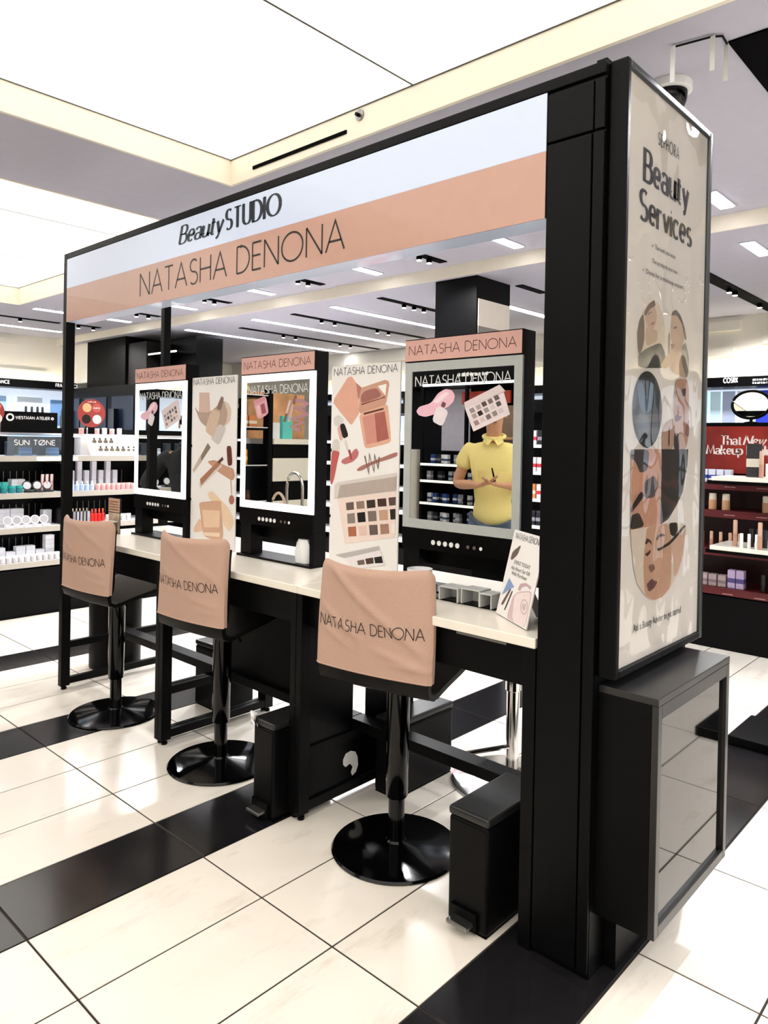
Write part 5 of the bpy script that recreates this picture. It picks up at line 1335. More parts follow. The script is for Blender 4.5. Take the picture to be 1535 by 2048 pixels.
for k_, y in enumerate((2.42, 2.55, 2.68, 2.78)):
    P['greybox' if k_ % 2 else 'darkbox'].put((-6.62, y, Z1), ORD[k_] + ' carton from the left behind the blue acrylic sign', G)
for k_ in range(3):
    P['tealbox'].put((-6.72, 2.31 + k_ * .055, Z2), ORD[k_] + ' tall teal carton from the left on the second gondola shelf', G)
for k_ in range(4):
    P['tealjar'].put((-6.57, 2.3 + k_ * .062, Z2), ORD[k_] + ' teal jar from the left before the teal cartons', G)
for k_ in range(3):
    P['whitewide'].put((-6.75, 2.53, Z2 + k_ * .0355), ORD[k_] + ' flat white carton from the bottom beside the teal cartons', G)
for k_ in range(3):
    P['blackcompact'].put((-6.57, 2.565 + k_ * .085, Z2), ORD[k_] + ' open black compact from the left on the second gondola shelf', G)
for k_ in range(6):
    P['pinktube'].put((-6.62 - .03 * (k_ % 2), 2.79 - .13 + .035 + k_ * .02, Z2), ORD[k_] + ' slim pink tube from the left beside the shelf divider', G)
for k_ in range(6):
    P['bluebottle'].put((-6.56, 2.885 + k_ * .046, Z2), ORD[k_] + ' pale blue bottle right of the divider on the second shelf', G)
for k_ in range(8):
    P['pinkjar'].put((-6.555, 3.17 + k_ * .048, Z2), ORD[k_] + ' pink jar from the left, front row of the second shelf', G)
    P['pinkjar'].put((-6.62, 3.16 + k_ * .05, Z2), ORD[k_] + ' pink jar from the left, second row of the second shelf', G)
for k_ in range(9):
    for s_ in range(2 + (k_ * 5) % 2):
        P['whitetall'].put((-6.82, 2.9 + k_ * .07, Z2 + s_ * .0855), 'small white carton, second shelf back, %s stack, %s from below' % (ORD[k_], ORD[s_]), G)
P['pinkbox'].put((-6.6, 2.3, Z3), 'pink carton at the left end of the third gondola shelf', G)
for k_ in range(2):
    for s_ in range(4):
        P['whitewide'].put((-6.78, 2.42 + k_ * .115, Z3 + s_ * .0355), 'flat white carton, %s stack of the third shelf, %s from below' % (ORD[k_], ORD[s_]), G)
P['whitewide'].put((-6.78, 2.66, Z3), 'single flat white carton right of the stacks', G)
for k_ in range(5):
    P['whitecompact'].put((-6.57, 2.41 + k_ * .075, Z3), ORD[k_] + ' open white compact from the left on the third gondola shelf', G)
for k_ in range(3):
    P['whitebox'].put((-6.75, 2.785, Z3 + k_ * .0405), ORD[k_] + ' white carton from below in the stack left of the divider', G)
for k_ in range(6):
    P['brush'].put((-6.6, 2.93 + k_ * .032, Z3), ORD[k_] + ' black brush right of the divider on the third shelf', G)
    P['whitetall'].put((-6.75, 2.91 + k_ * .05, Z3), ORD[k_] + ' white carton from the left behind the black brushes', G)
for k_ in range(4):
    P['redbottle'].put((-6.58, 3.13 + k_ * .034, Z3), ORD[k_] + ' bright red bottle from the left on the third shelf', G)
for k_ in range(5):
    P['whitejar'].put((-6.57, 3.28 + k_ * .05, Z3), ORD[k_] + ' white jar right of the red bottles', G)
for k_ in range(13):
    P['whitejar'].put((-6.545, 2.2 + k_ * .05, Z4), ORD[k_] + ' small white jar from the left on the lowest shelf', G)
for k_, n_ in enumerate((2, 2, 3, 2, 3, 3, 2, 5)):
    for s_ in range(n_):
        P['whitebox'].put((-6.66, 2.2 + k_ * .082, Z4 + s_ * .0405), 'white carton, %s stack behind the lowest shelf jars, %s from below' % (ORD[k_], ORD[s_]), G)
# stock further along the same gondola, seen in the mirrors
for k_ in range(9):
    P['whitewide'].put((-6.7, .325 + k_ * .13, Z4), ORD[k_] + ' flat white carton at the hidden left end, lowest shelf', G)
    P['whitebox'].put((-6.65, .325 + k_ * .13, Z3), ORD[k_] + ' white carton at the hidden left end, third shelf', G)
    P['whitecompact' if k_ % 2 else 'blackcompact'].put((-6.6, .325 + k_ * .13, Z2), ORD[k_] + ' open compact at the hidden left end, second shelf', G)
    P['darkbox' if k_ % 3 else 'greybox'].put((-6.65, .325 + k_ * .13, Z1), ORD[k_] + ' carton at the hidden left end, first shelf', G)

# ------------------------------------------------------------------ burgundy gondola on the right
R_ = (M_BLACK, M_RED, M_RED, M_REDDARK)
gr, _ = gondola('makeup_gondola', 'burgundy make-up gondola beyond the poster at the right edge', 'y', 5.86, .42, -2.75, .6, [1.283, 1.07, .774, .475], .41, 1.72, R_, lip_h=.054)
MB().box(-2.75, .6, 5.99, 6.25, 1.7205, 1.75).build('top_board', M_BLACK2, gr)
for zz in (1.283, 1.07, .774):
    MB().box(-2.7, .55, 5.872, 5.882, zz - .026, zz - .0205).build('led_strip', mat('warm_led', 'ffffff', .4, emit=2.5, emit_hex='fff0e0'), gr)
M_REDPOSTER = mat('red_gradient_poster', '7a1c12', .4, vary=.85, scale=2.2)
fp = MB().box(-2.3, -.2, 5.99, 6.0, 1.355, 1.72).build('backdrop_poster', M_REDPOSTER, gr)
fr_ = Frame((0, 5.99, 0), (1, 0, 0), (0, 0, 1))
mb = MB()
lettering(mb, 'That', fr_.at(.002, -1.965, 1.578), .07, width=.15, weight=.2, thin=.08, gap=.16, serif=True)
mb.build('lettering', ink('f3e2dc'), fp)
mb = MB()
lettering(mb, 'New', fr_.at(.002, -1.80, 1.578), .07, width=.15, weight=.2, thin=.08, gap=.18, slant=.3)
mb.build('lettering', ink('f3e2dc'), fp)
mb = MB()
lettering(mb, 'Makeup Feeling', fr_.at(.002, -2.075, 1.502), .07, width=.53, weight=.2, thin=.08, gap=.16, space=.35, serif=True)
mb.build('lettering', ink('f3e2dc'), fp)
mb = MB()
for z in (1.26, 1.045, .75, .44):
    for k_ in range(9):
        dashes(mb, Frame((0, 5.86, 0), (1, 0, 0), (0, 0, 1)).at(.001, -2.35 + k_ * .23, z - .01), .08, .008, k_)
mb.build('price_print', ink('c99a94'), gr)
def board(z, label):
    b = thing('tester_board', label, 'display stand', (-1.3, 5.7, z))
    MB().box(-1.86, -.6, 5.47, 5.875 if False else 5.858, z, z + .03).build('board', M_WHITE, b, bevel=.003)
    MB().box(-1.9, -.6, 5.5, 5.858, z - .028, z - .0005).build('bracket', M_BLACK, b)
    return b
board(1.315, 'white tester board sticking out of the burgundy gondola, upper one')
board(.815, 'white tester board sticking out of the burgundy gondola, lower one')
G2 = 'make-up stock on the burgundy gondola'
proto('foundation', 'foundation bottle', 'bottle', stick(.03, .125, 'd9a883', 'f0e6d8', .6))
proto('lipstick', 'lipstick', 'lipstick', stick(.014, .12, 'c98f76', 'e0b9a0', .5))
proto('mascara', 'mascara', 'mascara', stick(.016, .19, 'b78d78', 'c9a48e', .5))
proto('blacktube', 'tube', 'tube', stick(.018, .13, '15151a', '22222a', .5))
proto('whitestick', 'tube', 'tube', stick(.012, .1, 'f2f0ea', 'ffffff', .5))
proto('bluestripe', 'carton', 'carton', carton(.05, .05, .1, 'dfe3f4', '2c3f9c'))
proto('lilacbox', 'carton', 'carton', carton(.055, .06, .14, 'c9b4dc', '5b4f8c'))
proto('palebox', 'carton', 'carton', carton(.06, .06, .09, 'b9a6a6', '8a7a7c'))
proto('cardprop', 'tester card', 'card', carton(.1, .012, .24, '2b2d30', 'd9d2c2'))
for k_, x in enumerate((-2.1, -2.0, -1.9, -1.61, -1.3, -1.1, -.9)):
    P['foundation'].put((x, 5.93, 1.0715), ORD[k_] + ' cream-capped foundation bottle from the left on the second burgundy shelf', G2)
for k_ in range(5):
    P['lipstick'].put((-2.08 + k_ * .07, 5.95, .7755), ORD[k_] + ' small beige lipstick from the left on the third burgundy shelf', G2)
for k_ in range(5):
    P['bluestripe'].put((-2.12 + k_ * .06, 5.92, 1.2845), ORD[k_] + ' white carton with blue stripe beside the upper tester board', G2)
for k_ in range(4):
    P['palebox'].put((-2.12 + k_ * .07, 5.93, .4765), ORD[k_] + ' pale carton from the left on the lowest burgundy shelf', G2)
for k_ in range(2):
    P['lilacbox'].put((-1.84 + k_ * .062, 5.93, .4765), ORD[k_] + ' lilac carton from the left on the lowest burgundy shelf', G2)
for k_ in range(6):
    P['blacktube'].put((-1.62 + k_ * .13, 5.93, .4765), ORD[k_] + ' slim black tube from the left on the lowest burgundy shelf', G2)
for k_, x in enumerate((-1.62, -1.42)):
    P['cardprop'].put((x, 5.64, 1.3455), ORD[k_] + ' dark tester card from the left on the upper white board', G2, .25)
for k_ in range(3):
    P['whitestick'].put((-1.55 + k_ * .035, 5.58, 1.3455), ORD[k_] + ' white stick from the left on the upper tester board', G2)
P['mascara'].put((-1.54 + .0, 5.53, 1.3455), 'tall copper mascara on the upper white board', G2)
P['mascara'].put((-1.71, 5.55, .8455), 'tall copper mascara at the left of the lower white board', G2)
P['mascara'].put((-1.53, 5.5, .8455), 'tall pink copper mascara at the front of the lower white board', G2)
for k_ in range(3):
    P['blacktube'].put((-1.62 + k_ * .045, 5.62, .8455), ORD[k_] + ' black tube from the left on the lower tester board', G2)
for k_ in range(3):
    P['whitestick'].put((-1.66 + k_ * .05, 5.53, .8455), ORD[k_] + ' white stick from the left on the lower tester board', G2)
tc_ = thing('tester_wedge', 'white wedge shaped card standing on the lower tester board', 'display stand', (-1.38, 5.66, .8455))
MB().prism([(-1.58, 5.7, .8455), (-1.3, 5.7, .8455), (-1.3, 5.7, 1.12)], (0, .012, 0)).build('card', M_PLASTIC, tc_, fix=True)
om = thing('oval_mirror', 'oval table mirror with thick black rim on top of the burgundy gondola', 'mirror', (-1.79, 6.12, 1.7505))
def oval(cx, cy, cz, rx, rz, tilt, n=36):
    return [(cx + rx * math.cos(2 * math.pi * i / n), cy + math.sin(tilt) * rz * math.sin(2 * math.pi * i / n), cz + math.cos(tilt) * rz * math.sin(2 * math.pi * i / n)) for i in range(n)]
MB().tube(oval(-1.79, 6.12, 1.895, .14, .108, .09), .012, 10, closed=True).build('rim', M_BLACK, om, smooth=True)
MB().face(oval(-1.79, 6.118, 1.895, .138, .106, .09)).build('glass', M_MIRROR, om)
MB().face(oval(-1.79, 6.124, 1.895, .138, .106, .09)[::-1]).build('back', M_BLACK, om)
MB().lathe(-1.79, 6.13, [(.05, 1.7505), (.05, 1.758), (.012, 1.765), (.012, 1.795)], 20).build('foot', M_BLACK, om, smooth=True)

# ------------------------------------------------------------------ middle gondola glimpsed between the mirrors
gm, _ = gondola('colour_gondola', 'black gondola with bright cartons glimpsed between mirrors and pillar', 'y', 5.9, .42, -9.9, -2.95, [1.55, 1.3, 1.05, .8, .5], .4, 1.86, (M_BLACK, M_SHELFW, M_SHELFW, M_BLACK2), lip_h=.03)
MB().box(-9.9, -2.95, 5.95, 6.31, 1.8605, 1.97).build('header', M_BLACK2, gm)
mb = MB()
fg = Frame((0, 5.95, 0), (1, 0, 0), (0, 0, 1))
for x in (-9.3, -8.1, -6.9, -5.68, -4.5, -3.36):
    ribbon(mb, arc(x, 1.915, .03, .03, 0, 360, 24), lambda d: .016, fg.at(.001))
mb.build('ring_logo', M_WHITEINK, gm)
for x in (-9.7, -8.2, -5.6, -3.7):
    MB().box(x, x + .55, 6.25, 6.286, 1.56, 1.85).build('lit_picture', M_BLUELIT, gm)
G3 = 'bright stock on the middle gondola'
for key, c, lab in (('c_red', 'd22b44', 'f6e9ec'), ('c_pink', 'e88fb0', 'f9dce6'), ('c_white', 'f2f0f2', 'd23a4a'), ('c_cyan', '6cc3e6', 'eef8fc'), ('c_orange', 'e08a54', 'f4e4d4'), ('c_dark', '26262c', '9a9aa4')):
    proto(key, 'carton', 'carton', carton(.11, .1, .13, c, lab))
random.seed(11)
ZN = {1.55: 'top', 1.3: 'second', 1.05: 'third', .8: 'fourth', .5: 'lowest'}
kinds = ['c_red', 'c_pink', 'c_white', 'c_cyan', 'c_orange', 'c_dark']
words = {'c_red': 'red', 'c_pink': 'pink', 'c_white': 'white', 'c_cyan': 'light blue', 'c_orange': 'orange', 'c_dark': 'black'}
for xa, xb, pal, where in ((-5.95, -5.35, (0, 1, 2, 3, 0, 2), 'between right poster and mirror'), (-3.65, -3.05, (5, 2, 5, 4), 'between mirror and pillar'), (-9.75, -9.0, (4, 5, 2), 'between left poster and mirror')):
    for z in (1.55, 1.3, 1.05, .8, .5):
        x = xa
        c_ = 0
        while x < xb:
            kk = kinds[random.choice(pal)]
            P[kk].put((x, 5.97, z + .0015), '%s carton, %s on the %s shelf, %s' % (words[kk], ORD[c_], ZN[z], where), G3)
            c_ += 1
            x += .125

# ------------------------------------------------------------------ wall units with black headers
def wall_unit(name, label, axis, front, depth, a0, a1, z_head, z_bot, texts):
    if axis == 'x':
        bx = lambda f0, f1, p0, p1, z0, z1: MB().box(front - f1, front - f0, p0, p1, z0, z1)
        c = (front - depth / 2, (a0 + a1) / 2, 0)
        f = Frame((front, 0, 0), (0, 1, 0), (0, 0, 1))
    else:
        bx = lambda f0, f1, p0, p1, z0, z1: MB().box(p0, p1, front + f0, front + f1, z0, z1)
        c = ((a0 + a1) / 2, front + depth / 2, 0)
        f = Frame((0, front, 0), (1, 0, 0), (0, 0, 1))
    u = thing(name, label, 'wall unit', c)
    bx(0, depth, a0, a1, z_head[0], z_head[1]).build('header', M_BLACK2, u)
    bx(depth - .04, depth, a0, a1, .4, z_head[0] - .001).build('lit_back', M_BLUELIT, u)
    bx(0, depth, a0, a1, 0, .399).build('plinth', M_BLACK, u)
    bx(depth - .1, depth - .06, a0, a1, z_head[1] + .001, z_head[1] + .02).build('cove_strip', mat('cove_strip', 'fff2d8', .5, emit=14.0), u)
    for z in (1.66, 1.3, 1.0, .7):
        bx(.02, depth - .0405, a0, a1, z - .03, z).build('shelf', M_BLACK2, u)
    n = max(2, int((a1 - a0) / 1.2))
    for k_ in range(n + 1):
        p = a0 + (a1 - a0 - .04) * k_ / n
        bx(.01, depth - .0405, p, p + .04, z_bot, z_head[0] - .001).build('upright', M_BLACK2, u)
    mb = MB()
    for s_, p, w in texts:
        lettering(mb, s_, f.at(.001, p, z_head[0] + .04), .045, width=w, weight=.2, gap=.25)
    if texts: mb.build('lettering', M_WHITEINK, u)
    return u, bx
wl, bxl = wall_unit('fragrance_wall', 'far left wall of lit fragrance bays under a black header', 'x', -10.75, .4, -3.0, 4.85, (2.215, 2.325), .4, (('FRAGRANCE', 4.55, .32), ('FRAGRANCE', 3.6, .32)))
for y0, y1, z0, z1, c in ((3.9, 4.0, 1.7, 2.1, '9fc3ea'), (4.15, 4.5, 1.7, 2.1, 'dbe6f4'), (4.62, 4.8, 1.7, 2.08, '7ea6d8')):
    bxl(.33, .3595, y0, y1, z0, z1).build('picture_panel', mat('panel_' + c, c, .4, emit=.35), wl)
G4 = 'bottles on the fragrance wall'
proto('perfume', 'perfume bottle', 'bottle', bottle(.035, .3, '182034', '0c0e14'))
for k_, y in enumerate((4.2, 4.28, 4.36, 4.43, 4.72)):
    P['perfume'].put((-10.9, y, 1.6605), ORD[k_] + ' dark tall bottle in the lit bay behind the brand board', G4)
wb, bxb = wall_unit('skincare_wall', 'back wall of lit bays under a black header beyond the burgundy gondola', 'y', 7.48, .4, -10.4, 3.4, (2.15, 2.245), .4, (('COSRX', -2.446, .13),))
mb = MB()
for q_ in range(2):
    dashes(mb, Frame((0, 7.48, 0), (1, 0, 0), (0, 0, 1)).at(.001, -2.18, 2.2 - q_ * .03), .13, .02, q_)
mb.build('fine_lettering', M_WHITEINK, wb)
for x0, x1, c in ((-2.85, -2.72, '7fd0d8'), (-2.68, -2.58, 'c9e6f2'), (-2.56, -2.44, 'a9b3cc'), (-2.42, -2.28, 'dfeaf6'), (-2.24, -1.2, '2c3fc8')):
    bxb(.33, .3595, x0, x1, 1.68, 2.13).build('picture_panel', mat('panel_' + c, c, .4, emit=.45), wb)
dk = thing('dark_fragrance_cabinet', 'dark cabinet with blue lit niches behind the round red sign', 'cabinet', (-9.5, 4.55, 0))
MB().box(-10.4, -8.2, 4.5, 4.8, 0, 2.2).build('carcass', M_BLACK2, dk)
for x0, x1 in ((-10.32, -9.86), (-9.72, -9.1), (-8.95, -8.4)):
    MB().box(x0, x1, 4.49, 4.499, 1.62, 2.06).build('niche_back', mat('dim_blue', '0f1828', .3, emit=.05, vary=.4, scale=5), dk)
    MB().box(x0, x1, 4.36, 4.489, 1.59, 1.615).build('shelf', M_BLACK2, dk)
    MB().box(x0 + .05, x0 + .2, 4.42, 4.48, 1.6155, 1.9).build('screen', M_GLOSS, dk)
# ------------------------------------------------------------------ the store behind the viewer, seen in the mirrors
gk, _ = gondola('tools_gondola', 'lit black gondola of tools behind the viewer, seen in the nearest mirror', 'Y', -2.6, .42, -6.0, -4.95, [1.29, 1.08, .8, .56], .4, 2.249, (M_BLACK, M_BLACK2, mat('lit_white_lip', 'f4f4ee', .4, emit=.6), M_BLACK2), lip_h=.03)
MB().box(-6.9, -4.0, -3.02, -2.62, 2.25, 2.52).build('header', M_BLACK2, gk)
MB().box(-5.98, -4.32, -2.6195, -2.60, 2.255, 2.285).build('lit_strip', mat('lit_strip_white', 'eef6ff', .4, emit=2.0), gk)
mb = MB()
dashes(mb, Frame((0, -2.62, 0), (-1, 0, 0), (0, 0, 1)).at(.001, 5.0, 2.36), .45, .05, 7)
mb.build('fine_lettering', M_WHITEINK, gk)
MB().box(-6.9, -4.0, -3.06, -3.021, 0, 2.52).build('rear_wall', M_BLACK2, gk)
MB().box(-5.45, -4.75, -2.75, -2.72, 2.03, 2.18).build('red_sign', mat('orange_red_card', 'a83222', .5), gk)
MB().box(-5.95, -5.5, -2.98, -2.96, 1.45, 2.24).build('grey_back', mat('lilac_grey', 'b9b6c4', .5), gk)
for x in (-5.99, -5.3):
    MB().box(x - .02, x + .02, -2.64, -2.605, .4, 2.249).build('upright', M_BLACK2, gk)
MB().box(-4.94, -4.5, -3.0, -2.7, .0, 2.0).build('side_cabinet', mat('brown_laminate', '7a6352', .5, vary=.1), gk)
for z in (1.6, 1.25, .7):
    MB().box(-4.95, -4.5, -2.699, -2.6, z, z + .03).build('wood_shelf', mat('light_wood', 'b08a64', .5, vary=.15), gk)
G5 = 'stock on the tools gondola behind the viewer'
random.seed(5)
for key, c, lab in (('t_black', '16161a', '77777f'), ('t_white', 'e9eaf0', '3a4a6a'), ('t_blue', '2a4a8a', 'e6ebf6'), ('t_silver', '9a9aa2', 'd0d0d6')):
    proto(key, 'carton', 'carton', carton(.06, .06, .11, c, lab))
ww = {'t_black': 'black', 't_white': 'white', 't_blue': 'blue', 't_silver': 'silver grey'}
for z, nm in ((1.29, 'top'), (1.08, 'second'), (.8, 'third'), (.56, 'lowest')):
    for k_ in range(11):
        kk = random.choice(list(ww))
        P[kk].put((-5.93 + k_ * .09, -2.7 - .12 * random.random(), z + .0015), '%s carton, %s on the %s shelf behind the viewer' % (ww[kk], ORD[k_], nm), G5)
ws = thing('white_shelf_tower', 'white narrow shelf tower with black bins, seen at the left of the nearest mirror', 'shelving', (-6.25, -2.5, 0))
for x in (-6.42, -6.09):
    MB().box(x - .012, x + .012, -2.7, -2.3, 0, 1.46).build('side_panel', M_WHITE, ws)
MB().box(-6.407, -6.103, -2.7, -2.68, 0, 1.44).build('back_panel', M_WHITE, ws)
for z in (.3, .62, .95, 1.2, 1.44):
    MB().box(-6.407, -6.103, -2.679, -2.3, z, z + .02).build('shelf', M_WHITE, ws)
for z in (.64, 1.22):
    MB().box(-6.39, -6.12, -2.62, -2.34, z + .0005, z + .16).build('bin', M_BLACK, ws)

# striped drawer fixture in the middle mirror
sd = thing('striped_drawer_fixture', 'fixture with wide black and white drawers and shelves seen in the middle mirror', 'cabinet', (-6.62, -.75, 0))
MB().box(-6.9, -6.42, -1.4, -.56, 0, 1.5).build('body', M_BLACK, sd)
for z0, z1, m_ in ((.2, .42, M_BLACK), (.43, .64, M_BLACK), (.65, .872, M_WHITE), (.878, 1.083, M_BLACK), (1.088, 1.345, M_WHITE), (1.35, 1.495, M_BLACK)):
    MB().box(-6.4195, -6.4, -1.395, -.565, z0, z1).build('drawer', m_, sd, bevel=.002)
MB().box(-6.9, -6.38, -1.4, -.56, 1.5005, 1.56).build('ledge', M_WHITE, sd)
MB().box(-6.9, -6.86, -1.4, -.56, 1.5605, 2.1).build('poster_panel', mat('warm_poster', 'c99468', .5, vary=.45, scale=3), sd)
MB().box(-6.5, -6.4, -.555, -.5, 0, 2.1).build('black_post', M_BLACK2, sd)
MB().box(-6.9, -6.88, -.4995, -.05, 0, 2.1).build('blue_back', mat('slate_blue', '4a5670', .5, vary=.2), sd)
for z in (.4, .85, 1.24, 1.65, 2.0):
    MB().box(-6.8795, -6.42, -.4995, -.05, z, z + .03).build('shelf', M_BLACK2, sd)
    MB().box(-6.4195, -6.415, -.4995, -.05, z + .024, z + .034).build('shelf_edge', M_SHELFW, sd)
G6 = 'stock on the striped fixture behind the viewer'
proto('yellowbox', 'carton', 'carton', carton(.12, .13, .17, 'd89a2a', 'f0d070'))
proto('brownjar', 'jar', 'jar', jar(.03, .12, '5a3424', '3a241c'))
proto('tealcard', 'carton', 'carton', carton(.06, .14, .26, '5fc9c0'))
proto('plainwhite', 'carton', 'carton', carton(.06, .1, .18, 'e6e8ea'))
P['yellowbox'].put((-6.52, -.2, 1.2705), 'yellow carton on the blue-backed shelf in the middle mirror', G6)
P['brownjar'].put((-6.5, -.3, .8805), 'brown jar on the blue-backed shelf in the middle mirror', G6)
P['yellowbox'].put((-6.55, -.22, 2.0305), 'yellow carton on the very top shelf in the middle mirror', G6)
for k_ in range(3):
    P['c_orange'].put((-6.55, -.12 - k_ * .12, 1.6805), ORD[k_] + ' orange carton on the upper blue-backed shelf', G6)
P['tealcard'].put((-6.5, -.82, 1.5605), 'teal carton on the white ledge in the middle mirror', G6)
P['plainwhite'].put((-6.5, -.66, 1.5605), 'white carton left of the teal one on the white ledge', G6)

# trolley with a chrome arched handle and a tote bag, reflected in the middle mirror
tr = thing('chrome_trolley', 'small trolley with chrome arched handle behind the viewer', 'trolley', (-4.7, .72, 0))
MB().box(-4.86, -4.5, .52, .92, .1, .13).build('deck', M_WHITE, tr, bevel=.004)
MB().box(-4.86, -4.5, .52, .92, .68, .71).build('upper_deck', M_WHITE, tr, bevel=.004)
for x in (-4.84, -4.52):
    for y in (.54, .9):
        MB().lathe(x, y, [(.012, .13), (.012, .68)], 10).build('leg', M_CHROME, tr, smooth=True)
        MB().lathe(x, y, [(.02, 0), (.022, .02), (.022, .07), (.008, .09), (.008, .0995)], 12).build('caster', M_BLACK2, tr, smooth=True)
MB().tube([(-4.79, .56, .71), (-4.79, .56, 1.1)] + [(-4.69 - .1 * math.cos(math.pi * t / 10), .56, 1.15 + .13 * math.sin(math.pi * t / 10)) for t in range(11)] + [(-4.59, .56, 1.1), (-4.59, .56, .71)], .013, 10).build('arched_handle', M_CHROME, tr, smooth=True)
bg = thing('tote_bag', 'beige tote bag with arched handle standing on the trolley', 'bag', (-4.66, .75, .711))
mb = MB()
mb.prism([(-4.8, .69, .711), (-4.52, .69, .711), (-4.55, .69, .93), (-4.77, .69, .93)], (0, .12, 0))
mb.build('body', mat('beige_canvas', 'c9b096', .8, bump=.2, scale=90), bg, fix=True)
MB().tube([(-4.66 - .1 * math.cos(math.pi * t / 12), .75, .93 + .19 * math.sin(math.pi * t / 12)) for t in range(13)], .011, 8).build('handle', mat('beige_canvas', 'c9b096', .8), bg, smooth=True)

# ------------------------------------------------------------------ people reflected in the mirrors
def skin_mesh(name, verts, edges, material, parent, levels=2, root=0):
    me = bpy.data.meshes.new(name)
    keys = list(verts)
    me.from_pydata([verts[k][0] for k in keys], [(keys.index(a), keys.index(b)) for a, b in edges], [])
    me.materials.append(material)
    o = bpy.data.objects.new(name, me)
    COL.objects.link(o)
    if parent is not None: o.parent = parent
    md = o.modifiers.new('skin', 'SKIN')
    md.use_smooth_shade = True
    md.branch_smoothing = .6
    if not me.skin_vertices:
        return o
    sv = me.skin_vertices[0].data
    for i, k in enumerate(keys):
        r = verts[k][1]
        sv[i].radius = (r, r) if not isinstance(r, tuple) else r
        sv[i].use_root = i == root
    ss = o.modifiers.new('sub', 'SUBSURF')
    ss.levels = levels
    ss.render_levels = levels
    return o

M_SKIN = mat('skin', 'c4906f', .5, vary=.06, scale=30)
M_HAIR = mat('dark_hair', '17120f', .5, vary=.2, scale=80)

